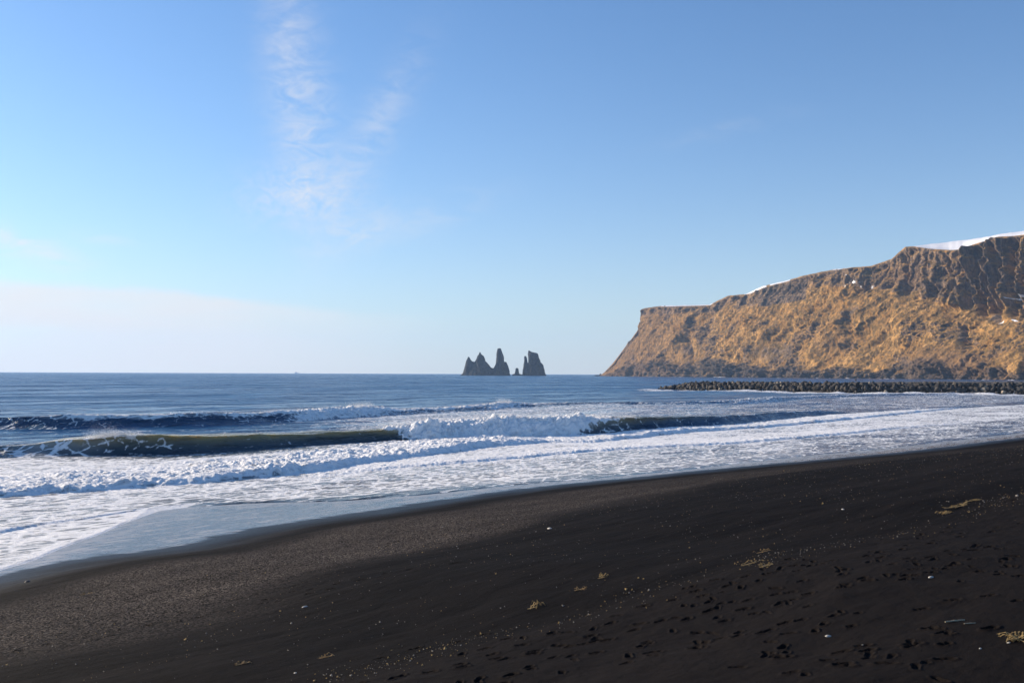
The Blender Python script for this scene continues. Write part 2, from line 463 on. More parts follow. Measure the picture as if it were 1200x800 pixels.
back = np.interp(gx, [-50, 60, 250, 380, 450, 560, 700, 760, 900, 1000, 1100, 1200], [.16, .10, .12, .3, .56, .60, .52, .46, .34, .36, .46, .42])
band = sst(2.0, 6.0, s1) * sst(6, -4, s2)
foam = foam + out_ * (back + 0.16 * n_str + 0.1 * n_big) * band
foam = np.maximum(foam, out_ * (np.interp(gx, [650, 800, 1000, 1200], [0, .24, .30, .30]) + .25 * n_str + .7 * n_big) * sst(8, 2, s2) * sst(0, 3, s1) * sst(448, 462, gy))
crest1 = br1 * inf1 * 1.15 + (1 - br1) * sst(.80, .97, rel1) * np.interp(gx, [0, 70, 100, 150, 190, 300, 430, 460, 700, 725, 760, 960], [.35, .5, .78, .66, .18, .08, .12, .7, .85, .5, .2, .45]) * sst(2.2, 0.3, s1 - front1)
lace = np.interp(gx, [-100, 0, 45, 90, 150, 200, 300, 420, 690, 720, 800, 960], [.62, .60, .55, .45, .36, .18, .06, .04, .34, .30, .14, .16])
face1 = sst(-.3, .1, s1) * sst(front1 + .3, front1 - .2, s1) * (1 - br1)
foam = foam * (1 - face1) + face1 * (lace + 0.34 * fbm2(P * .45 + s1 * .35, s1 * .45, 4, 45))
foam = np.maximum(foam, crest1)
face2 = sst(-.5, .2, s2) * sst(front2 + .2, front2 - .3, s2) * (1 - br2)
foam = foam * (1 - face2) + face2 * np.interp(gx, [0, 100, 200, 330, 440, 560], [.34, .36, .24, .34, .5, .4])
top2 = sst(.50, .86, rel2 + .25 * fbm2(P * .3, W * .3, 3, 93)) * sst(3.0, .8, s2 - front2) * np.interp(gx, [-20, 25, 50, 100, 200, 230, 330, 360, 620, 700, 850, 930, 1000, 1200], [0, 0, .55, .95, .80, .66, .9, 1.1, .9, .2, .7, .8, .5, .5])
foam = np.maximum(foam, np.maximum(top2, inf2 * np.clip(br2 * 1.5 - .35, 0, 1)))

# breakwater and headland wash
BW = [aty(px, py, 1.0) for px, py in []]
bx_, by_ = onz(np.array([774, 800, 1000, 1200, 1300]), np.array([456.9, 457.2, 460.3, 462.6, 463.5]), SEA)
bw_line = np.interp(X, bx_, by_)
dbw = bw_line - Y
wash = sst(34, 2.0, dbw + 14 * n_big) * sst(-4, 0, dbw) * sst(bx_[0] - 14, bx_[0] - 2, X) * np.where(X < bx_[-1] + 30, 1, 0)
foam = np.maximum(foam, wash * (0.84 + 0.45 * n_big))
Z = Z + wash * sst(12, 2, dbw) * np.clip(.12 + .9 * fbm2(X * .12, Y * .12, 3, 91), 0, .8)
turb = sst(30, -6, s1) * 0.9 + 0.1
turb = np.clip(np.maximum(turb * np.where(s1 > front1, .35, 1), 0.55 * sst(-1, 1, s2) * sst(front2 + 1, front2, s2)), 0, 1)
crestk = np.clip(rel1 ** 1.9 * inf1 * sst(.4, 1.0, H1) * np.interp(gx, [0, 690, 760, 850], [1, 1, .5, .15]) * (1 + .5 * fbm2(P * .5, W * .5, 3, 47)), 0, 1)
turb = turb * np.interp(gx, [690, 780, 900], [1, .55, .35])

ms, t = material('sea_water')
geo = t.add('ShaderNodeNewGeometry').outputs['Position']
rp = t.mapping(geo, rot=(0, 0, -math.atan2(EY, EX)))          # x along the shore, y out to sea
fa = t.attr('foam'); tb = t.attr('turb'); ck = t.attr('crest')
n1 = t.noise(t.mapping(rp, scale=(.45, .95, .9)), 1.0, 10, 0.62, 0.6)
n2 = t.noise(t.mapping(rp, scale=(2.2, 3.6, 3.0)), 1.0, 8, 0.62, 0.4)
vv = t.voro(t.mapping(t.add('ShaderNodeMixRGB', {0: 0.25, 1: rp, 2: t.noise(rp, .9, 4, .6, 0, 'Color')}).outputs[0], scale=(1.1, 2.0, 1.6)), 1.0, 'DISTANCE_TO_EDGE')
lacev = t.ss(vv, 0.0, 0.16)
nn = t.m('ADD', t.m('MULTIPLY', n1, 0.46), t.m('ADD', t.m('MULTIPLY', n2, 0.42), t.m('MULTIPLY', lacev, 0.14)))
nn = t.ss(nn, 0.30, 0.72)
ff = t.ss(t.m('SUBTRACT', t.m('MULTIPLY', fa, 1.12), nn), 0.0, 0.24)
ff = t.m('MAXIMUM', ff, t.m('MULTIPLY', t.ss(fa, .25, .8), .34))      # aerated, milky wash between the foam
# water
wd = t.mix(tb, rgb(.010, .078, .195), rgb(.030, .055, .078))
wd = t.mix(t.m('MULTIPLY', ck, 0.9), wd, rgb(.36, .30, .135))  # olive lightened towards the crest, painting in sunlight through thin water
far_d = t.m('MULTIPLY', t.noise(t.mapping(rp, scale=(.012, .055, 1)), 1.0, 6, 0.62, 0.3), 1.0)
rip = t.m('ADD', t.m('MULTIPLY', t.noise(t.mapping(rp, scale=(.35, .8, 1)), 1.0, 6, .6, .2), 1.0), t.m('MULTIPLY', t.noise(t.mapping(rp, scale=(1.6, 2.6, 2)), 1.0, 5, .6), 0.30))
swl = t.noise(t.mapping(rp, scale=(.03, .11, .1)), 1.0, 5, .55, .3)
b1 = t.bump(swl, 1.0, 7.0)
b2 = t.bump(rip, 0.9, t.ss(far_d, .3, .7, .30, .75), b1)
op = t.attr('openness')
water = t.bsdf(Base_Color=wd, Roughness=t.mix(op, .16, t.ss(far_d, .3, .7, .20, .36), 'FLOAT'), IOR=1.333, Specular_IOR_Level=.30, Normal=b2, Subsurface_Weight=t.m('MULTIPLY', ck, .65), Subsurface_Radius=(1.0, .8, .35), Subsurface_Scale=.45)
# foam
fb = t.bump(t.m('ADD', n2, t.m('MULTIPLY', t.noise(rp, 9.0, 6, .65), .5)), 0.7, 0.16)
fcol = t.mix(t.ss(t.m('SUBTRACT', fa, nn), .02, .45), rgb(.62, .63, .63), rgb(.86, .86, .85))
foamb = t.bsdf(Base_Color=fcol, Roughness=0.85, Normal=fb, Subsurface_Weight=.6, Subsurface_Radius=(1.0, 1.0, 1.0), Subsurface_Scale=.10)
mx = t.add('ShaderNodeMixShader', {0: ff, 1: water, 2: foamb})
t.out(mx.outputs[0])
me = grid_mesh('sea', X, Y, Z, {'foam': np.clip(foam, 0, 1.1), 'turb': turb, 'crest': crestk, 'openness': sst(30, 160, W - W1(P))}, flip=True)
sea = tag(link('sea', me, ms), kind='structure')

# ------------------------------------------------------------------ the beach
thb = np.concatenate([np.linspace(R(-180), R(-34), 140, endpoint=False), np.linspace(R(-34), R(34), 1500), np.linspace(R(34), R(180), 140)[1:]])
tt = np.concatenate([np.linspace(2.2, .36, 60, endpoint=False), np.linspace(.36, .03, 620, endpoint=False)])
rb = np.concatenate([1.75 / tt, np.geomspace(1.75 / .03, 8600, 120)])
# rows spread evenly along the slope as it is seen from above
rb = np.unique(np.concatenate([np.linspace(.6, 5, 30), np.geomspace(5, 40, 860), np.geomspace(40, 110, 130), np.geomspace(110, 8600, 60)]))
RB, TB = np.meshgrid(rb, thb, indexing='ij')
XB = RB * np.sin(TB); YB = RB * np.cos(TB)
ZB, DB = beach_z(XB, YB)
PB, WB_ = pw(XB, YB)
near = np.interp(RB, [0, 120, 300], [1, 1, 0])
dry = sst(0.3, 3.0, DB)
ZB = ZB + near * dry * (0.05 * fbm2(PB * .25, WB_ * .5, 4, 101) + 0.012 * fbm2(PB * 1.5, WB_ * 2.5, 4, 103))
peb = sst(3.5, 6.5, DB + 1.2 * fbm2(PB * .2, WB_ * .2, 3, 105)) * sst(13.6, 10.6, DB + 1.6 * fbm2(PB * .12, WB_ * .3, 3, 107))
ZB = ZB + near * peb * 0.014 * fbm2(PB * 9, WB_ * 9, 3, 111)
def beach_hit(px, py):
    d = ray(px, py); k = np.geomspace(2, 400, 6000)
    xx, yy, zz = d[0] * k, d[1] * k, CAM_H + d[2] * k
    b = beach_z(xx, yy)[0]
    i = int(np.argmax(zz < b)); i = max(i, 1)
    f0 = zz[i-1] - b[i-1]; f1 = zz[i] - b[i]; u = f0 / (f0 - f1)
    return xx[i-1] + u * (xx[i] - xx[i-1]), yy[i-1] + u * (yy[i] - yy[i-1])
def _wr():
    q = [beach_hit(a, b) for a, b in [(560, 752), (620, 741), (750, 706), (880, 665), (1000, 638), (1150, 597), (1230, 575)]]
    qx, qy = np.array(q).T; qd = beach_z(qx, qy)[1]; qp = pw(qx, qy)[0]; o = np.argsort(qp)
    print('tideline', qp[o], qd[o])
    return qp[o], qd[o]
wr_p, wr_v = _wr()
wrack = lambda p: np.interp(p, wr_p, wr_v)
wr_d = wrack(PB) + 0.45 * fbm2(PB * .22, PB * 0 + 2, 4, 115)
tramp = sst(-.2, .6, DB - wr_d)
ZB = ZB + near * 0.05 * sst(-.5, .5, DB - wr_d)                # small step at the high-tide line
ZB = ZB + near * tramp * 0.012 * fbm2(PB * 3, WB_ * 3, 4, 117)
# footprints, pressed into the sand
prints = []
def trail(a, b, step=0.36, jit=.04):
    a = np.array(beach_hit(*a)); b = np.array(beach_hit(*b))
    L = np.linalg.norm(b - a); u = (b - a) / L; nrm = np.array([-u[1], u[0]])
    n = int(L / step)
    for k in range(n):
        q = a + u * (k + .5) * step + nrm * (.06 * (1 if k % 2 else -1) + random.gauss(0, jit)) + u * random.gauss(0, .05)
        prints.append((q[0], q[1], math.atan2(u[1], u[0]) + random.gauss(0, .14), random.uniform(.058, .074), random.uniform(.013, .024)))
for a, b in [((0, 765), (215, 724)), ((130, 738), (420, 683)), ((300, 703), (560, 655)), ((700, 785), (960, 725)), ((520, 790), (760, 740)),
             ((820, 735), (1200, 655)), ((900, 700), (1200, 640)), ((950, 790), (1200, 735)), ((640, 765), (900, 700)), ((960, 695), (1200, 668)),
             ((840, 790), (1120, 755)), ((430, 775), (600, 738)), ((1000, 660), (1200, 612)), ((700, 730), (1000, 655)), ((780, 770), (1010, 715)),
             ((480, 798), (700, 752)), ((900, 798), (1200, 780)), ((1050, 720), (1200, 700))]:
    trail(a, b)
for k in range(1700):
    p_ = random.uniform(-6, 34); dd = float(wrack(p_)) + random.uniform(.2, 5)
    if pn2(np.array([p_ * .35]), np.array([dd * .5]), 3)[0] < -0.02: continue
    w_ = float(Wd(p_)) - dd
    prints.append((p_ * EX + w_ * NX, p_ * EY + w_ * NY, math.atan2(EY, EX) + random.gauss(0, .5) + (math.pi if random.random() < .5 else 0), random.uniform(.045, .072), random.uniform(.010, .022)))
press = np.zeros_like(ZB); rim = np.zeros_like(ZB)
for (qx, qy, a, hl, dep) in prints:
    rr = math.hypot(qx, qy); tq = math.atan2(qx, qy)
    i0, i1 = np.searchsorted(rb, [rr - .6, rr + .6]); dt = .6 / max(rr, 1)
    j0, j1 = np.searchsorted(thb, [tq - dt, tq + dt])
    if i1 <= i0 or j1 <= j0: continue
    xx = XB[i0:i1, j0:j1] - qx; yy = YB[i0:i1, j0:j1] - qy
    lx = xx * math.cos(a) + yy * math.sin(a); ly = -xx * math.sin(a) + yy * math.cos(a)
    wdt = .029 - .006 * np.cos(np.clip(lx / hl, -1, 1) * 3.0 + .6)
    q = np.sqrt((lx / hl) ** 2 + (ly / wdt) ** 2)
    press[i0:i1, j0:j1] = np.minimum(press[i0:i1, j0:j1], -dep * sst(1.15, .7, q))
    rim[i0:i1, j0:j1] = np.maximum(rim[i0:i1, j0:j1], dep * .45 * np.exp(-((q - 1.35) / .28) ** 2))
wet = sst(0.45, -0.2, DB + 0.35 * fbm2(PB * .35, WB_ * .8, 3, 119) + 0.5 * fbm2((PB + .5 * WB_) * 2.2, WB_ * .35, 3, 120))
ZB = ZB + press + rim * (press > -.004)
resid_z = wet * sst(-2.8, -.2, (WB_ - We(PB)))
damp = sst(3.6, 0.4, DB + 0.9 * fbm2(PB * .3, WB_ * .6, 3, 121))

mb_, t = material('black_sand')
geo = t.add('ShaderNodeNewGeometry').outputs['Position']
rp = t.mapping(geo, rot=(0, 0, -math.atan2(EY, EX)))
we, da, pe, tr = t.attr('wet'), t.attr('damp'), t.attr('pebble'), t.attr('tramp')
grain = t.noise(geo, 95, 4, .75)
mid = t.noise(t.mapping(rp, scale=(.5, 1.3, 1)), 1.0, 7, .6, .4)
pv = t.voro(geo, 38, 'F1'); pcol = t.voro(geo, 38, 'F1', 'Color')
sepc = t.add('ShaderNodeSeparateColor'); t.l.new(pcol, sepc.inputs[0])
base = t.mix(t.ss(mid, .3, .7), rgb(.0052, .0041, .0036), rgb(.0095, .0076, .0067))
bands = t.noise(t.mapping(rp, scale=(.05, 1.0, .3)), 1.0, 6, .62, .5)
base = t.mix(t.m('MULTIPLY', t.ss(bands, .48, .66), .55), base, rgb(.017, .0140, .0125))
base = t.mix(t.m('MULTIPLY', t.ss(grain, .55, .8), .6), base, rgb(.024, .020, .018))
stone = t.mix(t.ss(sepc.outputs[0], .35, .95), rgb(.010, .009, .0085), rgb(.165, .138, .120))
base = t.mix(t.m('MULTIPLY', pe, .85), base, stone)
base = t.mix(t.m('MULTIPLY', tr, .6), base, rgb(.0150, .0122, .0110))
fl = t.m('MULTIPLY', t.ss(t.voro(geo, 11, 'F1', 'Color'), .90, .97), t.ss(t.voro(geo, 11), .16, .08))
base = t.mix(t.m('MULTIPLY', fl, t.m('SUBTRACT', 1.0, we)), base, rgb(.26, .21, .13))
base = t.mix(t.m('MAXIMUM', t.m('MULTIPLY', da, .55), we), base, rgb(.006, .006, .0068))
rough = t.mix(we, t.mix(da, .82, .45, 'FLOAT'), .10, 'FLOAT')
hgt = t.m('ADD', t.m('MULTIPLY', grain, t.mix(we, .25, .03, 'FLOAT')), t.m('MULTIPLY', t.m('MULTIPLY', t.m('SUBTRACT', .6, pv), pe), .7))
hgt = t.m('ADD', hgt, t.m('MULTIPLY', t.noise(t.mapping(rp, scale=(3, 6, 3)), 1.0, 5, .6), t.mix(we, .9, .75, 'FLOAT')))
nb = t.bump(hgt, 0.9, 0.03)
resid = t.m('MULTIPLY', we, t.ss(t.m('ADD', t.noise(t.mapping(rp, rot=(0, 0, .25), scale=(.8, 3.2, 1.2)), 1.0, 10, .72, 1.4), t.m('MULTIPLY', t.m('SUBTRACT', grain, .5), .25)), t.m('SUBTRACT', .50, t.m('MULTIPLY', t.attr('resid'), .17)), .60, 0, .80))
base = t.mix(resid, base, rgb(.50, .50, .50))
rough = t.mix(resid, rough, .6, 'FLOAT')
t.out(t.bsdf(Base_Color=base, Roughness=rough, IOR=1.36, Specular_IOR_Level=t.mix(we, t.mix(da, .04, .24, 'FLOAT'), .5, 'FLOAT'), Normal=nb))
me = grid_mesh('beach', XB, YB, ZB, {'wet': wet, 'damp': damp, 'pebble': peb * np.interp(PB, [5, 14, 26, 40, 70], [.85, 1, .75, .38, .15]) * np.clip(.8 + .5 * fbm2(PB * .3, WB_ * .5, 4, 123), .2, 1.1), 'tramp': tramp, 'resid': resid_z}, flip=True)
tag(link('beach', me, mb_), kind='structure')

# ------------------------------------------------------------------ the headland
c = np.concatenate([np.linspace(704, 1215, 820, endpoint=False), np.linspace(1215, 1900, 240)])
Yb = np.interp(c, [704, 720, 760, 800, 900, 1000, 1100, 1200, 1350, 1900], [2320, 2280, 2150, 2020, 1720, 1490, 1310, 1160, 1000, 760])
edge = pli(c, [(704, 439.5), (708, 437.5), (718, 427), (728, 412.8), (735, 403), (740, 397), (746, 389), (750, 381), (751.7, 362), (760, 360.4), (776, 359.2), (800, 358.6), (832, 357.6), (840, 353), (853, 347), (874, 344.8), (880, 343.5), (895, 337.5), (905, 334), (924, 329.2), (940, 323.5), (949, 321.8), (979, 316.2), (1000, 313.2), (1021, 312), (1034, 308), (1045, 303.8), (1053, 296), (1061, 289.6), (1071, 289), (1090, 291.5), (1112, 293), (1128, 292.5), (1136, 289), (1150, 284), (1171, 277.5), (1182, 277), (1200, 275), (1300, 262), (1500, 215), (1900, 120)])
topy = pli(c, [(704, 439.5), (750, 381), (752, 361.6), (776, 358), (832, 356.8), (853, 346.6), (874, 344.2), (895, 334.8), (924, 328.2), (949, 321.2), (979, 315.4), (1021, 311.6), (1045, 303.6), (1061, 289.4), (1071, 288), (1100, 285), (1150, 278.6), (1185, 272), (1200, 270.5), (1300, 255), (1500, 208), (1900, 112)])
horz = 435.3 + 0.0041 * c
nv = 250
hv = np.concatenate([[-.02], np.linspace(0, 1, nv)])
S = np.interp(c, [704, 740, 755, 900, 1100, 1300, 1900], [20, 70, 90, 140, 170, 190, 200])
hcl = np.interp(c, [704, 750, 820, 900, 950, 1020, 1060, 1140, 1200, 1900], [.80, .86, .88, .82, .84, .80, .62, .50, .48, .45])
Yt = Yb + S
xt, yt, zt = aty(c, edge, Yt)
zt = np.maximum(zt, 1.0)
Hh = zt + 0 * c
hv2 = hv[:, None]
sfrac = np.where(hv2 < .10, hv2 * .7, np.where(hv2 < hcl[None], .07 + (hv2 - .10) / (hcl[None] - .10) * .77, .84 + (hv2 - hcl[None]) / (1 - hcl[None]) * .16))
YY = Yb[None] + S[None] * sfrac
XX = YY * ((c - 600) / FPX / (math.cos(PITCH)))[None]
XX = XX * (xt / (Yt * ((c - 600) / FPX / math.cos(PITCH))))[None]
ZZ = Hh[None] * hv2 + SEA
RX, RY = 0.286, -0.958
al = XX * RX + YY * RY                     # along the ridge, metres
inl = XX * .958 + YY * .286
hz = ZZ
warp = 14 * fbm2(al * .02, hz * .02, 3, 201)
rid = 1 - np.abs(fbm2((al + warp) * .016, hz * .0035, 4, 203, .55)) * 2.2          # vertical buttresses
diag = 1 - np.abs(fbm2((al - 0.9 * hz + warp) * .020, (al + hz) * .004, 4, 205)) * 2.0  # slanting ribs
rock = fbm2(al * .085 + hz * .03, hz * .11, 5, 207, .66, billow=True)
ribs = 1 - np.abs(fbm2((al - 1.0 * hz + 1.6 * warp) * .0085, (al + hz) * .0022, 3, 206)) * 2.2
outcrop = sst(-.05, .32, fbm2((al - .5 * hz) * .011, (hz + .3 * al) * .016, 5, 208, .6))
strata = fbm2(al * .006, hz * .16 + al * .008, 3, 212)
rockf = fbm2(al * .22, hz * .20, 4, 209, .6)
cliffm = sst(-.03, .05, hv2 - hcl[None] + .05 * fbm2(al * .02, hz * .01, 3, 211))
def terr(v, n, lo=.32, hi=.68):
    q = v * n; f = np.floor(q)
    return (f + sst(lo, hi, q - f)) / n
butt = terr(fbm2((al + .6 * warp) * .022, hz * .005, 5, 251, .6), 5)
crag = terr(fbm2((al - .3 * hz + warp) * .045, hz * .06, 5, 253, .6), 5)
ledge = terr(hz * .045 + .9 * fbm2(al * .012, hz * .012, 4, 255), 1, .1, .5) - (hz * .045 + .9 * fbm2(al * .012, hz * .012, 4, 255))
gully = np.interp(c, [704, 1040, 1110, 1135, 1200, 1900], [9, 9, 14, 30, 32, 34])[None]
footh = np.interp(c, [704, 760, 800, 830, 860, 900, 950, 1030, 1085, 1125, 1200, 1900], [.42, .20, .15, .19, .14, .10, .07, .07, .12, .05, .08, .1])[None]
footm = sst(footh * 1.35, footh * .65, hv2 + .10 * fbm2(al * .012, hz * .012, 4, 213))
disp = cliffm * (gully * (rid - .45) + 16 * butt + 7 * crag + 2.5 * rock + 4 * ledge) + (1 - cliffm) * (13 * (ribs - .5) + 4.5 * (diag - .5) + outcrop * (11 * crag + 3.5 * rock + 2.5 * rockf + 5 * ledge + 5 * butt) + (1 - outcrop) * (2.0 * rock + 1.2 * rockf + 1.4 * crag + 1.0 * ledge)) + footm * (13 * (rid - .4) + 5 * rock + 10 * crag + 10 * butt)
disp = disp + 18 * fbm2(al * .007, hz * .007, 2, 215) + 8 * fbm2(al * .02, hz * .02, 3, 216) + 1.0 * rockf
hold = np.minimum(sst(1.0, .97, hv2) * .78 + .22, 1)
tipw = np.interp(c, [704, 712, 750, 800], [.15, .5, .8, 1])[None]
chasm = np.zeros_like(hz)
colw = c[None] + 5 * fbm2(al * .03, hz * .03, 3, 261) + (hv2 - .75) * 14
for c0, wd_, dp, lo_, hi_ in [(1061, 3, 10, .62, .97), (1091, 3, 9, .6, .97), (1112, 3, 8, .62, .96), (1133, 4, 15, .52, .97), (1147, 5, 30, .45, .97), (1160, 4, 34, .48, .98), (1172, 4, 22, .5, .97), (1187, 5, 26, .42, .97), (1199, 4, 20, .4, .97), (1215, 5, 24, .4, .97), (1240, 6, 24, .4, .97),
                              (836, 7, 15, -.1, .14), (808, 3, 12, -.1, .12), (802, 4, 9, .2, .55), (988, 6, 10, .36, .55), (1125, 4, 11, .22, .40), (1168, 7, 12, .36, .50), (1198, 6, 14, -.1, .2)]:
    chasm = chasm + dp * np.exp(-(np.abs((colw - c0) / wd_)) ** 2.5) * sst(lo_ - .04, lo_ + .06, hv2) * sst(hi_ + .03, hi_ - .05, hv2)
col_band = sst(890, 900, c)[None] * sst(948, 940, c)[None] * sst(.74, .77, hv2) * sst(.97, .94, hv2)
disp = disp - chasm + col_band * 3.0 * (np.abs(np.sin(al * .35 + 2 * fbm2(al * .05, hz * .02, 2, 263))) - .5)
disp = disp * hold * tipw
XX = XX - .958 * disp; YY = YY - .286 * disp; ZZ = ZZ + .22 * disp * sst(0, .08, hv2) * hold
# plateau behind the edge
pr = []
for k, dy in enumerate([6, 20, 60, 130, 200, 320, 600, 1100]):
    f = min(1.0, dy / 130)
    yk = topy * f + edge * (1 - f)
    xk, yk2, zk = aty(c, np.where(dy <= 130, yk, topy), Yt + dy)
    if dy > 130:
        zk0 = aty(c, topy, Yt + 130)[2]
        zk = zk0 - (dy - 130) * .02
    zk = zk * np.interp(c, [704, 756], [.9 if dy < 100 else .5, 1])
    pr.append((xk + 0 * c, yk2 + 0 * c, zk + 1.2 * fbm2(xk * .03, yk2 * .03, 3, 219)))
XX = np.concatenate([XX] + [q[0][None] for q in pr], 0)
YY = np.concatenate([YY] + [q[1][None] for q in pr], 0)
ZZ = np.concatenate([ZZ] + [q[2][None] for q in pr], 0)
npl = len(pr)
hvA = np.concatenate([hv, np.full(npl, 1.02)])[:, None] + 0 * XX
al = XX * RX + YY * RY
CC = c[None] + 0 * XX
pyr = edge[None] + (1 - hvA) * (horz + 5 - edge)[None]         # chart row of each height
# local steepness
def steep():
    dzr = np.gradient(ZZ, axis=0); dn = np.gradient(XX, axis=0) * .958 + np.gradient(YY, axis=0) * .286
    return np.arctan2(dzr, dn)
stp = steep()
nA = fbm2(al * .012, ZZ * .016, 5, 221); nB = fbm2((al - .9 * ZZ) * .03, (al + ZZ) * .006, 4, 223); nC = fbm2(al * .09, ZZ * .09, 5, 225, .65)
ribA = np.concatenate([ribs, np.zeros((npl, len(c)))], 0)
cm = np.concatenate([cliffm, np.ones((npl, len(c)))], 0); fm = np.concatenate([footm, np.zeros((npl, len(c)))], 0)
rockm = sst(.95, 1.35, stp + .35 * nC) * .6 + .55 * cm + .85 * fm + .40 * nA + .30 * nB + .40 * nC + .62 * np.concatenate([outcrop, np.zeros((npl, len(c)))], 0) - .36
left_rock = sst(770, 715, CC) * sst(.55, .1, hvA) * .5
rockm = np.clip(sst(.15, .75, rockm + left_rock), 0, 1)
def blob(x0, y0, a, b, ang=0):
    ca, sa = math.cos(R(ang)), math.sin(R(ang)); dx = CC - x0 + 8 * nA; dy = pyr - y0 + 8 * nB
    return np.exp(-((dx * ca + dy * sa) / a) ** 2 - ((-dx * sa + dy * ca) / b) ** 2)
grassy = blob(1055, 410, 45, 9, -14) + blob(1000, 385, 60, 22, -28) + blob(880, 385, 40, 10, -35) + blob(1110, 370, 60, 18) + .7 * blob(960, 350, 30, 25) + blob(925, 388, 58, 8, -31) + .9 * blob(870, 408, 34, 6, -36) + .8 * blob(985, 350, 30, 7, -35) + .8 * blob(790, 395, 22, 16) + blob(1165, 400, 30, 20)
rockm = np.clip(rockm - .8 * np.clip(grassy, 0, 1), 0, 1)
dark_rock_shade = np.clip(.6 * blob(1165, 315, 24, 34) + blob(1168, 375, 11, 8) + blob(1125, 397, 6, 8) + blob(838, 430, 16, 9) + blob(808, 434, 5, 8) + .8 * blob(1070, 428, 45, 8) + .7 * blob(905, 415, 38, 14) + blob(804, 411, 7, 12, 35) + .7 * blob(998, 370, 16, 8, -40) + .8 * blob(918, 337, 26, 7, -8) + .3 * blob(1105, 330, 50, 12), 0, 1)  # dark rock bands, plus gully and cave shade painted into the colour
rockm = np.clip(np.maximum(rockm, dark_rock_shade * (.8 + .5 * nC)), 0, 1)
grey = np.concatenate([col_band, np.zeros((npl, len(c)))], 0)
rockm = np.clip(np.maximum(rockm, grey), 0, 1)
brown = np.clip(blob(1120, 428, 55, 14, 8) + .8 * blob(1060, 325, 25, 12) + .6 * blob(975, 405, 20, 14, -40), 0, 1)
brown = np.clip(np.maximum(brown, sst(860, 740, CC) * (.75 + .8 * nC)), 0, 1)
snow = np.zeros_like(XX)
plat = np.concatenate([np.zeros(len(hv)), np.ones(npl)])[:, None] + 0 * XX
sn_c = np.clip(1 + 1.2 * fbm2(c * .12, c * 0, 3, 241) + .3 * (c > 1073), 0, 1)[None] * np.interp(c, [770, 778, 832, 838, 868, 874, 896, 900, 906, 924, 928, 965, 980, 1010, 1025, 1065, 1073], [0, 1, 1, 0, 0, 1, 1, .2, 1, 1, 0, 0, .7, .7, 0, 0, 1])[None]
snow = np.maximum(snow, plat * sn_c)
def patch(x0, y0, a, b, ang=0): 
    return sst(.58, .72, blob(x0, y0, a, b, ang) + .25 * nC)
for q in [(1190, 351, 11, 1.8, -18), (1199, 356, 7, 1.6, -25), (1175, 381, 7, 1.2, -25), (1197, 383, 6, 1.1)]:
    snow = np.maximum(snow, patch(*q))
snow = np.maximum(snow, sst(.30, .42, fbm2(al * .05, ZZ * .12, 4, 231) + .5 * blob(1005, 337, 26, 12) - .32))
me = grid_mesh('headland', XX, YY, ZZ, {'rock': rockm, 'snow': snow, 'brown': brown, 'dark': dark_rock_shade, 'foot': np.clip(fm, 0, 1)}, flip=True, smooth=False)
mh, t = material('headland_rock_and_grass')
geo = t.add('ShaderNodeNewGeometry').outputs['Position']
ro, sn, bn, dk, ft = t.attr('rock'), t.attr('snow'), t.attr('brown'), t.attr('dark'), t.attr('foot')
k1 = t.noise(geo, .022, 9, .68, .4); k2 = t.noise(geo, .12, 9, .68, .3); k3 = t.noise(t.mapping(geo, scale=(.16, .16, .02)), 1.0, 5, .6, .5)
gr = t.mix(t.ss(k1, .35, .65), rgb(.33, .172, .049), rgb(.52, .298, .102))
gr = t.mix(t.ss(k2, .42, .62), rgb(.145, .092, .034), gr)
rk = t.mix(t.ss(k3, .35, .65), rgb(.075, .056, .045), rgb(.29, .195, .118))
rk = t.mix(t.ss(k2, .36, .52), rgb(.045, .039, .037), rk)
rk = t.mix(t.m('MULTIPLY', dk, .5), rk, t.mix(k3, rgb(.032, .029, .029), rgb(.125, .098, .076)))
rk = t.mix(t.m('MULTIPLY', ft, .6), rk, rgb(.045, .043, .046))
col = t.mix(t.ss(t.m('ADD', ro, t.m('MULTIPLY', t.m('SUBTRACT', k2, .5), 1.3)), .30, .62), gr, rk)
col = t.mix(t.m('MULTIPLY', bn, .65), col, rgb(.165, .098, .055))
col = t.mix(t.ss(t.m('ADD', sn, t.m('MULTIPLY', t.m('SUBTRACT', k2, .5), 1.1)), .38, .66), col, rgb(.80, .81, .83))
nb = t.bump(t.m('ADD', k2, t.m('MULTIPLY', k3, .6)), t.mix(t.ss(sn, .3, .6), .9, .1, 'FLOAT'), 4.0)
t.out(t.bsdf(Base_Color=col, Roughness=.95, Specular_IOR_Level=.2, Normal=nb))
tag(link('headland', me, mh), kind='structure')

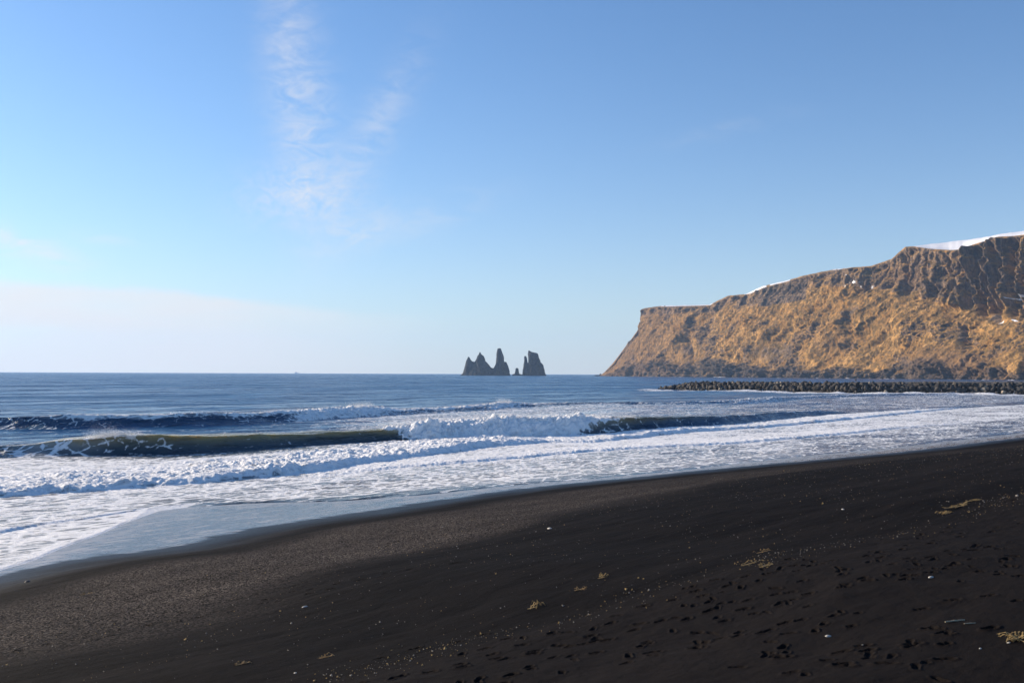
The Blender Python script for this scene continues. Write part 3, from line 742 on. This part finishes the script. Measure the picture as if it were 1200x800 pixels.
# ------------------------------------------------------------------ sea stacks
mst, t = material('stack_basalt')
geo = t.add('ShaderNodeNewGeometry').outputs['Position']
k1 = t.noise(t.mapping(geo, scale=(.12, .12, .03)), 1.0, 7, .65, .4); k2 = t.noise(geo, .3, 6, .65)
col = t.mix(t.ss(k1, .3, .7), rgb(.009, .011, .015), rgb(.036, .035, .036))
t.out(t.bsdf(Base_Color=col, Roughness=.95, Specular_IOR_Level=.2, Normal=t.bump(t.m('ADD', k1, k2), .9, 3.0)))
YS = 2440.0
def spz(X_, Y_):                       # zoom-sheet coordinates of the stacks -> metres
    px = 520 + X_ / 8.571; py = 390 + Y_ / 8.571
    return aty(px, py, YS)
def spire(prof, depth, seed, y_off=0.0, n=44, m=46):
    """prof: (sheet Y, left X, right X) from the top down; depth: thickness relative to width"""
    prof = np.array(prof, float)
    v = np.linspace(prof[0, 0], prof[-1, 0], m)
    L = np.interp(v, prof[:, 0], prof[:, 1]); Rr = np.interp(v, prof[:, 0], prof[:, 2])
    xl, _, z = spz(L, v); xr, _, _ = spz(Rr, v)
    verts = []; faces = []
    for i in range(m):
        cx = (xl[i] + xr[i]) / 2; hw = (xr[i] - xl[i]) / 2
        for j in range(n):
            a = 2 * math.pi * j / n
            ca, sa = math.cos(a), math.sin(a)
            verts.append((cx + hw * ca, YS + y_off + hw * depth * sa + 0 * ca, z[i]))
    V = np.array(verts)
    nrm = np.stack([np.tile(np.cos(2 * np.pi * np.arange(n) / n), m), np.tile(np.sin(2 * np.pi * np.arange(n) / n), m)], -1)
    wsc = np.repeat(np.clip((xr - xl) / 30, .15, 1), n)
    nz = fbm3(V[:, 0] * .09, V[:, 1] * .09, V[:, 2] * .045, 5, seed, .65) * 6.0 + fbm3(V[:, 0] * .03, V[:, 1] * .03, V[:, 2] * .012, 2, seed + 9, .5, True) * 2.2
    V[:, :2] += nrm * (nz * wsc)[:, None]
    V[:, 2] += fbm3(V[:, 0] * .1, V[:, 1] * .1, V[:, 2] * .1, 3, seed + 4) * 1.2 * wsc
    for i in range(m - 1):
        for j in range(n):
            a, b = i * n + j, i * n + (j + 1) % n
            faces.append((a, a + n, b + n, b))
    faces.append(tuple(range(n)))
    return V, faces
def stack(name, spires, label):
    VV = []; FF = []; o = 0
    for s in spires:
        V, F = spire(*s); VV.append(V); FF += [tuple(i + o for i in f) for f in F]; o += len(V)
    V = np.concatenate(VV)
    org = np.array([V[:, 0].mean(), YS, SEA])
    me = mesh_from(name, V - org, FF)
    ob = link(name, me, mst); ob.location = org
    return tag(ob, label, 'sea stack', 'sea stacks off the headland')
B = 432
stack('sea_stack', [
    ([(240, 243, 253), (258, 236, 264), (275, 228, 272), (300, 222, 300), (340, 216, 330), (385, 206, 345), (410, 190, 350), (B, 165, 352)], .8, 1, 6),
    ([(193, 359, 368), (215, 352, 378), (232, 344, 402), (255, 337, 408), (285, 318, 412), (320, 300, 440), (345, 290, 462), (360, 280, 495), (B, 240, 510)], .75, 2, 0),
    ([(155, 545, 574), (165, 538, 578), (190, 535, 584), (240, 531, 598), (290, 526, 602), (330, 520, 612), (360, 512, 622), (B, 500, 640)], .85, 3, -4),
    ([(290, 604, 628), (300, 596, 634), (330, 590, 643), (370, 585, 653), (410, 580, 660), (B, 570, 668)], .9, 4, 5),
    ([(286, 262, 300), (296, 255, 345), (B, 230, 420)], .7, 5, 10),
    ([(352, 470, 500), (362, 440, 540), (B, 400, 600)], .6, 6, 8)],
    'jagged dark sea stack with two pointed peaks joined to a tall round-topped tower')
stack('sea_stack', [([(352, 728, 742), (360, 722, 750), (390, 720, 752), (408, 716, 756), (414, 700, 775), (B, 685, 790)], .9, 11, 0)],
      'tiny stump of dark rock in the gap between the big sea stacks')
stack('sea_stack', [
    ([(178, 850, 862), (190, 850, 880), (203, 851, 938), (215, 851, 942), (260, 853, 952), (290, 848, 968), (320, 840, 992), (360, 832, 1002), (400, 825, 1010), (B, 815, 1026)], .8, 21, 0),
    ([(232, 811, 826), (250, 808, 836), (285, 808, 840), (330, 803, 848), (380, 796, 860), (410, 790, 870), (B, 780, 890)], .9, 22, -3)],
    'blocky slant-topped dark sea stack with a slim pinnacle on its left')
stack('sea_rock', [([(408, 1538, 1544), (418, 1532, 1552), (B, 1515, 1580)], .9, 31, -90), ([(421, 1500, 1512), (B, 1480, 1530)], .9, 32, -90)],
      'small low dark rock in the water off the tip of the headland')
bpy.data.objects['sea_rock']['category'] = 'sea rock'; del bpy.data.objects['sea_rock']['group']

# ------------------------------------------------------------------ breakwater of boulders
mbw, t = material('boulder_basalt')
tc = t.add('ShaderNodeTexCoord').outputs['Object']
oi = t.add('ShaderNodeObjectInfo').outputs['Random']
k1 = t.noise(tc, 2.0, 6, .65)
col = t.mix(k1, rgb(.030, .029, .029), rgb(.100, .090, .080))
col = t.mix(t.ss(oi, .35, .75, 0, 1), col, t.mix(k1, rgb(.18, .150, .118), rgb(.42, .36, .28)))  # random boulders coloured pale tan to stand in for sunlit facets
t.out(t.bsdf(Base_Color=col, Roughness=.9, Specular_IOR_Level=.25, Normal=t.bump(k1, .6, .1)))
def boulder_mesh(seed, s=1.0):
    bm = bmesh.new(); bmesh.ops.create_icosphere(bm, subdivisions=2, radius=.5 * s)
    rr = random.Random(seed)
    cuts = [(Vector((rr.gauss(0, 1), rr.gauss(0, 1), rr.gauss(0, 1))).normalized(), rr.uniform(.24, .40) * s) for _ in range(9)]
    sc = (rr.uniform(.85, 1.3), rr.uniform(.8, 1.2), rr.uniform(.7, 1.05))
    for v in bm.verts:
        for nrm, dd in cuts:
            q = v.co.dot(nrm)
            if q > dd: v.co -= nrm * (q - dd) * .92
        v.co = Vector((v.co.x * sc[0], v.co.y * sc[1], v.co.z * sc[2])) * 1.25
    me = bpy.data.meshes.new('boulder'); bm.to_mesh(me); bm.free()
    me.materials.append(mbw)
    return me
variants = [boulder_mesh(k) for k in range(12)]
ax, ay = onz(np.array([776, 1000, 1200, 1330]), np.array([456.6, 460.2, 462.4, 463.6]), SEA)
crest_z = lambda x: np.interp(x, [ax[0], ax[0] + 5, ax[0] + 11, ax[1], ax[2], ax[3]], [.1, 1.2, 2.35, 2.55, 2.75, 2.75])
spots = []
x = ax[0]
x_end = ax[3] + 10
for row in range(8):
    f = row / 7
    xx = ax[0] - 1 + .5 * row
    while xx < x_end:
        yb = float(np.interp(xx, ax, ay)); cz = float(crest_z(xx)) + .35 * float(pn2(np.array([xx * .13]), np.array([3.3]), 9)[0]) * 2
        z = SEA + .1 + f * (cz - SEA - .35)
        if cz < .6 and row > 1: xx += 1; continue
        spots.append((xx + random.gauss(0, .15), yb + 1.0 + f * 4.2 + random.gauss(0, .2), z + random.gauss(0, .17), random.uniform(.5, 1.0) * (1.35 if random.random() < .08 else 1)))
        xx += random.uniform(.6, .95)
infr = [q for q in spots if 600 + FPX * q[0] / q[1] < 1215]
outfr = [q for q in spots if not (600 + FPX * q[0] / q[1] < 1215)]
infr.sort(key=lambda q: -q[3] * (1 + .25 * (q[2] > .3)) )
solo, rest = infr[:300], infr[300:]
for k, (x, y, z, s) in enumerate(solo):
    o = bpy.data.objects.new('boulder', variants[k % 12]); COL.objects.link(o)
    o.location = (x, y, z); o.scale = (s, s, s); o.rotation_euler = (random.uniform(0, 6.28), random.uniform(0, 6.28), random.uniform(0, 6.28))
    tag(o, 'dark angular boulder piled into the long breakwater below the headland', 'boulder', 'boulders of the breakwater')
# the rest of the pile and its rubble core
VV = []; FF = []; o0 = 0
def add_rock(x, y, z, s, k):
    global o0
    me = variants[k % 12]
    M = Matrix.Translation((x, y, z)) @ Euler((random.uniform(0, 6), random.uniform(0, 6), random.uniform(0, 6))).to_matrix().to_4x4() @ Matrix.Scale(s, 4)
    for v in me.vertices: VV.append(M @ v.co)
    for f in me.polygons: FF.append(tuple(i + o0 for i in f.vertices))
    o0 += len(me.vertices)
for k, (x, y, z, s) in enumerate(rest + outfr): add_rock(x, y, z, s, k)
for xx in np.arange(ax[0] + 1, x_end, 1.25):
    yb = float(np.interp(xx, ax, ay)); cz = float(crest_z(xx))
    for j in range(4):
        add_rock(xx + random.gauss(0, .3), yb + 2.2 + j * 1.5, max(SEA, cz - [1.6, .8, .55, .55][j]) , 1.7, random.randrange(12))
me = mesh_from('breakwater_rubble', VV, FF); me.materials.append(mbw)
tag(link('breakwater_rubble', me), 'dark rubble filling the gaps of the breakwater between its larger boulders', 'rubble', kind='stuff')

# ------------------------------------------------------------------ sand spit behind the breakwater
spx = np.linspace(930, 1700, 160); spd = np.linspace(0, 1, 24)
A, Bv = np.meshgrid(spd, spx, indexing='ij')
yN = 292; yF = np.interp(Bv, [930, 1000, 1200, 1700], [380, 520, 640, 700])
Ysp = yN + (yF - yN) * A
Xsp = (Bv - 600) / FPX * Ysp
prof = np.sin(np.pi * np.clip(A, 0, 1)) ** .5
Zsp = SEA - .3 + prof * np.interp(Bv, [930, 960, 1010, 1200, 1700], [.3, 1.9, 2.65, 2.75, 3.3]) + .1 * fbm2(Xsp * .05, Ysp * .05, 3, 301) * prof
msp = simple('spit_sand', (.060, .052, .046), .9, .2, .35)
tag(link('sand_spit', grid_mesh('sand_spit', Xsp, Ysp, Zsp, flip=True), msp), kind='structure')

# surf along the foot of the headland
cf = np.linspace(706, 1500, 400)
Ybf = np.interp(cf, c, Yb)
rowsf = np.array([-30, -12, 0, 12, 40])
Yf = Ybf[None] + rowsf[:, None] - 14 + 8 * fbm2(cf * .05, cf * 0, 3, 311)[None]
Xf = Yf * ((cf - 600) / FPX)[None]
prof = np.array([0, .6, 1, .8, .2])[:, None]
hgt = np.clip(-.12 + 1.1 * fbm2(cf * .035, cf * 0 + 4, 2, 313) + .9 * fbm2(cf * .2, cf * 0 + 4, 3, 317), -.3, 1.0) * np.interp(cf, [706, 900, 1050, 1500], [.8, 1, 1.8, 2.2])
Zf = SEA - .1 + prof * hgt[None] * 1.5
mfo, t = material('surf_foam')
n = t.noise(t.add('ShaderNodeNewGeometry').outputs['Position'], .4, 6, .6)
t.out(t.bsdf(Base_Color=t.mix(n, rgb(.60, .62, .64), rgb(.82, .83, .84)), Roughness=.9))
tag(link('surf', grid_mesh('surf', Xf, Yf, Zf, flip=True), mfo), kind='structure')
exec_tail = True

# ------------------------------------------------------------------ spray off the crests
def droplets(name, pts, sizes, mat):
    n = len(pts)
    tet = np.array([(1, 1, 1), (-1, -1, 1), (-1, 1, -1), (1, -1, -1)], float) * .6
    q = rng.normal(size=(n, 3, 3)); q, _ = np.linalg.qr(q)
    V = (np.einsum('nij,kj->nki', q, tet) * sizes[:, None, None] + pts[:, None, :]).reshape(-1, 3)
    F = np.array([(0, 1, 2), (0, 3, 1), (0, 2, 3), (1, 3, 2)])
    F = (F[None] + 4 * np.arange(n)[:, None, None]).reshape(-1, 3).astype(np.int32)
    me = bpy.data.meshes.new(name)
    me.vertices.add(len(V)); me.vertices.foreach_set('co', V.astype(np.float32).ravel())
    me.loops.add(F.size); me.loops.foreach_set('vertex_index', F.ravel())
    me.polygons.add(len(F)); me.polygons.foreach_set('loop_start', np.arange(0, F.size, 3, dtype=np.int32))
    me.update(calc_edges=True)
    return link(name, me, mat)
msd, t = material('spray_white')
t.out(t.bsdf(Base_Color=rgb(.9, .9, .9), Roughness=.8))
# sources: crest vertices of the two breakers where they break
def emit(mask, n, up, back, jx, size):
    idx = np.flatnonzero(mask.ravel())
    k = rng.choice(idx, n)
    e = rng.exponential(1, n)
    g1 = np.repeat(rng.random(max(n // 40, 1)), 40)[:n] if n >= 40 else rng.random(n)
    pts = np.stack([X.ravel()[k], Y.ravel()[k], Z.ravel()[k]], -1)
    lift = up * e
    pts[:, 2] += lift
    pts[:, 0] += NX * back * e + rng.normal(0, jx, n); pts[:, 1] += NY * back * e + rng.normal(0, jx, n)
    return pts, size * rng.lognormal(0, .45, n) * np.clip(1.25 - .22 * e, .4, 1.2)
inview = (gx > -60) & (gx < 1260)
top1 = (rel1 > .93) & (s1 > front1 - .5) & (s1 < front1 + 1.0) & inview
P_, S_ = [], []
for mask, n, up, back, jx, size in [
    (top1 & (br1 > .6), 26000, .12, .35, .14, .009),
    (top1 & (gx > 95) & (gx < 160), 7000, .13, .5, .14, .007),
    (top1 & (gx > 105) & (gx < 135), 5000, .22, .6, .12, .007),
    (top1 & (gx > 690) & (gx < 735), 4000, .1, .35, .14, .008),
    (top1 & (gx > 150) & (gx < 440), 1500, .04, .3, .1, .007),
    ((rel2 > .9) & (s2 < front2 + 1) & (gx > 50) & (gx < 620) & (br2 > .2), 12000, .09, .4, .2, .011),
    ((rel2 > .9) & (s2 < front2 + 1) & (gx > 415) & (gx < 440), 4000, .25, .4, .3, .012),
    ((rel2 > .9) & (s2 < front2 + 1) & (gx > 585) & (gx < 600), 3000, .3, .4, .3, .013),
    ((infb > .6) & (hb > .2) & inview & (s1 < 0), 22000, .04, .05, .05, .008)]:
    if mask.any():
        a, b = emit(mask, n, up, back, jx, size); P_.append(a); S_.append(b)
tag(droplets('spray', np.concatenate(P_), np.concatenate(S_), msd), 'fine white spray blown off the breaking wave crests', 'spray', kind='stuff')

# ------------------------------------------------------------------ far ship
msh1 = simple('ship_hull', (.72, .74, .77), .6, .2, .1); msh2 = simple('ship_white', (.62, .62, .62), .6, .2, .05)
sx, sy, _ = aty(348, 437, 7000)
ship = bpy.data.objects.new('ship', None); COL.objects.link(ship); ship.location = (float(sx), float(sy), SEA)
tag(ship, 'tiny pale ship far away on the horizon', 'ship')
def prism(name, pts, wid, mat, parent, z0=0.0):
    """side outline (x, z) pts given breadth with a tapered bow"""
    bm = bmesh.new()
    a = [bm.verts.new((x, -wid * k, z)) for x, z, k in pts]; b = [bm.verts.new((x, wid * k, z)) for x, z, k in pts]
    n = len(pts)
    bm.faces.new(a); bm.faces.new(b[::-1])
    for i in range(n): bm.faces.new((a[i], b[i], b[(i + 1) % n], a[(i + 1) % n])[::-1])
    bmesh.ops.recalc_face_normals(bm, faces=bm.faces)
    me = bpy.data.meshes.new(name); bm.to_mesh(me); bm.free()
    return link(name, me, mat, parent)
prism('hull', [(-17, 0, .8), (14, 0, .6), (19, 4.2, .1), (13, 3.4, .8), (-17, 3.4, 1)], 4, msh1, ship)
prism('deckhouse', [(-14, 3.4, 1), (0, 3.4, 1), (-1, 7, .9), (-3, 7, .9), (-4, 9.5, .8), (-10, 9.5, .8), (-11, 7, .9), (-14, 7, .9)], 3.2, msh2, ship)
prism('mast', [(-7.4, 9.5, 1), (-6.6, 9.5, 1), (-6.8, 14, 1), (-7.2, 14, 1)], .4, msh2, ship)
prism('mast', [(9.6, 3.4, 1), (10.4, 3.4, 1), (10.2, 10, 1), (9.8, 10, 1)], .4, msh2, ship)

# ------------------------------------------------------------------ person walking on the spit
Yp = 440.0
xp, _, _ = aty(1003, 447, Yp)
ip = int(np.argmin(np.abs(Xsp - float(xp)) + np.abs(Ysp - Yp)))
pz = float(Zsp.ravel()[ip])
person = bpy.data.objects.new('person', None); COL.objects.link(person)
person.location = (float(xp), Yp, pz - .02); person.rotation_euler = (0, 0, R(100))
tag(person, 'distant person in dark clothes standing on the sand behind the breakwater', 'person')
mskin = simple('skin', (.45, .28, .20), .6, 3, .1); mcoat = simple('dark_coat', (.018, .019, .024), .9, 9, .2); mtr = simple('dark_trousers', (.014, .015, .02), .9, 9, .2); mhair = simple('hair', (.03, .02, .015), .8, 9, .2)
def skin_obj(name, joints, edges, mat, sub=1):
    me = bpy.data.meshes.new(name); me.from_pydata([j[0] for j in joints], edges, [])
    o = link(name, me, mat, person)
    md = o.modifiers.new('skin', 'SKIN')
    for i, j in enumerate(joints):
        sv_ = me.skin_vertices[0].data[i]; sv_.radius = (j[1], j[1] * (j[2] if len(j) > 2 else 1)); sv_.use_root = (i == 0)
    o.modifiers.new('sub', 'SUBSURF').render_levels = sub
    return o
J = [((0, 0, .95), .15, .75), ((0, 0, 1.2), .15, .75), ((0, 0, 1.42), .15, .6), ((.02, 0, 1.52), .055), ((.04, 0, 1.60), .085), ((.05, 0, 1.70), .09),
     ((0, .19, 1.42), .06), ((-.05, .25, 1.15), .045), ((.08, .25, .93), .035), ((.14, .25, .84), .035),
     ((0, -.19, 1.42), .06), ((-.02, -.26, 1.15), .045), ((.12, -.24, .95), .035), ((.2, -.23, .87), .035),
     ((0, .1, .88), .09), ((.14, .1, .5), .065), ((.06, .1, .08), .045), ((.22, .1, .04), .04),
     ((0, -.1, .88), .09), ((-.04, -.1, .5), .065), ((-.2, -.1, .1), .045), ((-.05, -.1, .04), .04)]
E = [(0,1),(1,2),(2,3),(3,4),(4,5),(2,6),(6,7),(7,8),(8,9),(2,10),(10,11),(11,12),(12,13),(0,14),(14,15),(15,16),(16,17),(0,18),(18,19),(19,20),(20,21)]
skin_obj('body', J, E, mskin)
skin_obj('coat', [((0, 0, .82), .20, .85), ((0, 0, 1.1), .185, .8), ((0, 0, 1.40), .18, .65), ((.02, 0, 1.5), .07), ((0, .2, 1.42), .08), ((-.05, .26, 1.15), .065), ((.07, .26, .95), .052), ((0, -.2, 1.42), .08), ((-.02, -.27, 1.15), .065), ((.11, -.25, .97), .052)],
         [(0,1),(1,2),(2,3),(2,4),(4,5),(5,6),(2,7),(7,8),(8,9)], mcoat)
skin_obj('trousers', [((0, 0, .93), .16, .8), ((0, .1, .86), .105), ((.14, .1, .5), .082), ((.06, .1, .12), .062), ((0, -.1, .86), .105), ((-.04, -.1, .5), .082), ((-.2, -.1, .14), .062)],
         [(0,1),(1,2),(2,3),(0,4),(4,5),(5,6)], mtr)
skin_obj('hair', [((.02, 0, 1.66), .095), ((.03, 0, 1.74), .085)], [(0, 1)], mhair)

# ------------------------------------------------------------------ litter on the sand
mstraw = simple('straw', (.23, .155, .055), .8, 20, .35); mweed = simple('seaweed', (.22, .13, .035), .7, 20, .4)
mshell = simple('bleached_shell', (.36, .345, .31), .6, 20, .1); mwood = simple('driftwood', (.36, .29, .19), .85, 14, .3); mgrit = simple('shell_grit', (.19, .178, .162), .7, 20, .3); mstone = simple('beach_stone', (.05, .048, .047), .7, 20, .3)
def sand_z(x, y):
    rr = math.hypot(x, y); i = int(np.clip(np.searchsorted(rb, rr), 1, len(rb) - 1)); j = int(np.clip(np.searchsorted(thb, math.atan2(x, y)), 1, len(thb) - 1))
    return float(ZB[i - 1:i + 1, j - 1:j + 1].mean())
def ribbons(n, rx, ry, h, wd, L, seed):
    """a tuft of curved flat strands with thickness"""
    rr = random.Random(seed); V = []; F = []
    for q_ in range(n + 1):
        x, y, a = rr.uniform(-1.4, 1.4) * rx, rr.gauss(0, ry), rr.uniform(0, 6.28)
        if rx > .3:
            y = .35 * ry * math.sin(4 * x) + rr.gauss(0, .02)
        if q_ == n:                    # the long matted strand that holds a drift together
            for k in range(40):
                u = -1.5 * rx + 3.0 * rx * k / 39; v = .35 * ry * math.sin(4 * u) * (rx > .3); b = len(V)
                V += [(u, v - wd * 2, 0), (u, v + wd * 2, 0), (u, v + wd * 2, wd * 1.5), (u, v - wd * 2, wd * 1.5)]
                if k:
                    for m in range(4): F.append((b - 4 + m, b - 4 + (m + 1) % 4, b + (m + 1) % 4, b + m))
            break
        l = L * rr.uniform(.5, 1.2); bend = rr.uniform(-1.5, 1.5); z = rr.uniform(0, h) * .5
        pz_ = None
        for k in range(6):
            u = k / 5
            aa = a + bend * u
            if k: x += math.cos(aa) * l / 5; y += math.sin(aa) * l / 5
            zz = z + h * math.sin(u * 3.1) * rr.uniform(.4, 1); ww = wd * (1 - .6 * abs(u - .4))
            nx_, ny_ = -math.sin(aa) * ww, math.cos(aa) * ww
            b = len(V)
            V += [(x + nx_, y + ny_, zz), (x - nx_, y - ny_, zz), (x - nx_, y - ny_, zz + wd * .5), (x + nx_, y + ny_, zz + wd * .5)]
            if k:
                q = b - 4
                for m in range(4): F.append((q + m, q + (m + 1) % 4, b + (m + 1) % 4, b + m))
    return V, F
def weed(px, py, sx_, label, mat, n=16, L=.07, h=.02, wd=.0045, name='seaweed_clump', cat='seaweed', ang=None):
    x, y = beach_hit(px, py)
    V, F = ribbons(n, sx_, sx_ * .35, h, wd, L, int(px * 7 + py))
    o = link(name, mesh_from(name, V, F), mat); o.location = (x, y, sand_z(x, y) - .004)
    o.rotation_euler = (0, 0, math.atan2(EY, EX) if ang is None else ang)
    return tag(o, label, cat)
weed(1192, 758, .07, 'bright straw-yellow seaweed tuft at the right edge of the trampled sand', mstraw, 26, .10, .03, .005)
weed(1130, 590, .55, 'longest yellow seaweed drift, high on the dark sand at the right', mstraw, 70, .09, .012, .0045)
weed(1108, 601, .09, 'compact yellow seaweed lump just below the longest drift', mstraw, 26, .10, .03, .006)
weed(882, 662, .17, 'yellow seaweed strip lying across the tideline at the centre right', mstraw, 18)
weed(898, 668, .10, 'pale seaweed knot right beside the yellow strip on the tideline', mstraw, 14, .06)
weed(895, 647, .12, 'thin yellow seaweed wisp a little seaward of the tideline strip', mweed, 12)
weed(707, 675, .07, 'upright little yellow seaweed sprig on the smooth dark sand', mstraw, 10, .06, .05)
weed(682, 691, .09, 'loose brown-yellow seaweed tangle between two smaller sprigs', mweed, 12)
weed(627, 712, .08, 'yellow seaweed sprig nearest the trampled sand at centre', mstraw, 12, .06, .05)
weed(382, 769, .05, 'orange-brown seaweed scrap at the lower left centre', mweed, 12, .05)
weed(284, 779, .05, 'orange-brown seaweed scrap farthest to the lower left', mweed, 10, .05)
weed(104, 695, .10, 'dark brown seaweed scrap lying on the pebble band', mweed, 14, .08)
def stick(px, py, L, rad, ang, label, mat=mwood):
    x, y = beach_hit(px, py); V = []; F = []; rr = random.Random(int(px))
    for k in range(9):
        u = k / 8 - .5; ra = rad * (1 - .5 * abs(u)) * rr.uniform(.85, 1.15); oy = rr.gauss(0, rad * .35); oz = rad * .8
        for m in range(7): V.append((u * L, oy + ra * math.cos(m * .8976), oz + ra * math.sin(m * .8976)))
        if k:
            for m in range(7): a = (k - 1) * 7; F.append((a + m, a + (m + 1) % 7, a + 7 + (m + 1) % 7, a + 7 + m))
    F += [tuple(range(7)), tuple(range(56, 63))]
    o = link('driftwood_stick', mesh_from('driftwood_stick', V, F, True), mat); o.location = (x, y, sand_z(x, y)); o.rotation_euler = (0, 0, ang)
    return tag(o, label, 'stick')
stick(1119, 738, .20, .008, R(18), 'long pale driftwood stick on the trampled sand at the lower right')
stick(1137, 741, .11, .005, R(12), 'short thin driftwood stick beside the long pale one')
def shell(px, py, s, label, name='shell', cat='shell', mat=mshell):
    x, y = beach_hit(px, py); rr = random.Random(int(px * 3 + py)); V = []; F = []; n = 14; m = 5
    for k in range(m):
        f = k / (m - 1); ra = s * math.cos(f * 1.45)
        for j in range(n):
            a = 2 * math.pi * j / n; rb_ = ra * (1 + .07 * math.cos(7 * a)) * (1 + rr.uniform(-.06, .06))
            V.append((rb_ * math.cos(a) * 1.25 + f * s * .25, rb_ * math.sin(a) * .8, s * .55 * math.sin(f * 1.45)))
    for k in range(m - 1):
        for j in range(n): F.append((k * n + j, k * n + (j + 1) % n, (k + 1) * n + (j + 1) % n, (k + 1) * n + j))
    F.append(tuple(range((m - 1) * n, m * n)))
    o = link(name, mesh_from(name, V, F, True), mat); o.location = (x, y, sand_z(x, y)); o.rotation_euler = (rr.uniform(-.3, .3), rr.uniform(-.3, .3), rr.uniform(0, 6))
    return tag(o, label, cat)
shell(1091, 682, .026, 'white shell alone on the trampled sand right of centre')
shell(971, 752, .022, 'pale flat shell among footprints below the middle of the trampled sand')
shell(1182, 763, .011, 'small white shell just left of the bright yellow seaweed tuft')
shell(1011, 764, .011, 'tiny white shell among footprints right of the pale flat shell')
shell(1149, 769, .011, 'tiny white shell under the two driftwood sticks')
shell(357, 711, .034, 'biggest white shell at the inner edge of the pebble band')
shell(346, 788, .014, 'white shell near the bottom edge at the left')
shell(988, 597, .035, 'white shell on the smooth dark slope below the waterline')
shell(644, 619, .05, 'white shell on the pebbly slope at the centre of the beach')
shell(32, 682, .06, 'dark round stone alone near the water at the left edge', 'beach_stone', 'stone', mstone)
# countless scraps along the tideline and over the slope
Pq, Sq = [], []
for k in range(17000):
    p_ = random.uniform(-4, 60)
    if random.random() < .32: dd = float(wrack(p_)) + random.gauss(-.05, .25)
    else: dd = random.uniform(9, float(wrack(p_)) + .6)
    w_ = float(Wd(p_)) - dd
    x, y = p_ * EX + w_ * NX, p_ * EY + w_ * NY
    if y < 2 or pn2(np.array([p_ * .5]), np.array([dd * .8]), 8)[0] < random.uniform(-.5, .35): continue
    Pq.append((x, y, sand_z(x, y) + .004)); Sq.append(random.lognormvariate(math.log(.0054), .5))
Pq = np.array(Pq); Sq = np.array(Sq); pale = rng.random(len(Pq)) < .5
tag(droplets('straw_litter', Pq[~pale], Sq[~pale], mstraw), 'countless scraps of yellow straw strewn along the tideline', 'litter', kind='stuff')
tag(droplets('shell_grit', Pq[pale], Sq[pale] * .9, mgrit), 'countless pale crumbs of shell and stone sprinkled over the dark slope', 'shell grit', kind='stuff')

# ------------------------------------------------------------------ the air
HAZE = True
if HAZE:
    bm = bmesh.new(); bmesh.ops.create_cube(bm, size=1.0)
    for v in bm.verts: v.co = Vector((v.co.x * 17600, v.co.y * 17600, -10 if v.co.z < 0 else 330))
    me = bpy.data.meshes.new('haze'); bm.to_mesh(me); bm.free()
    mz = bpy.data.materials.new('haze_air'); mz.use_nodes = True; nt = mz.node_tree; nt.nodes.clear()
    pv = nt.nodes.new('ShaderNodeVolumePrincipled'); pv.inputs['Color'].default_value = (.45, .68, 1.0, 1); pv.inputs['Density'].default_value = 0.00007; pv.inputs['Anisotropy'].default_value = 0.25
    ou = nt.nodes.new('ShaderNodeOutputMaterial'); nt.links.new(pv.outputs[0], ou.inputs['Volume'])
    mz.cycles.homogeneous_volume = True
    tag(link('haze', me, mz), kind='stuff')
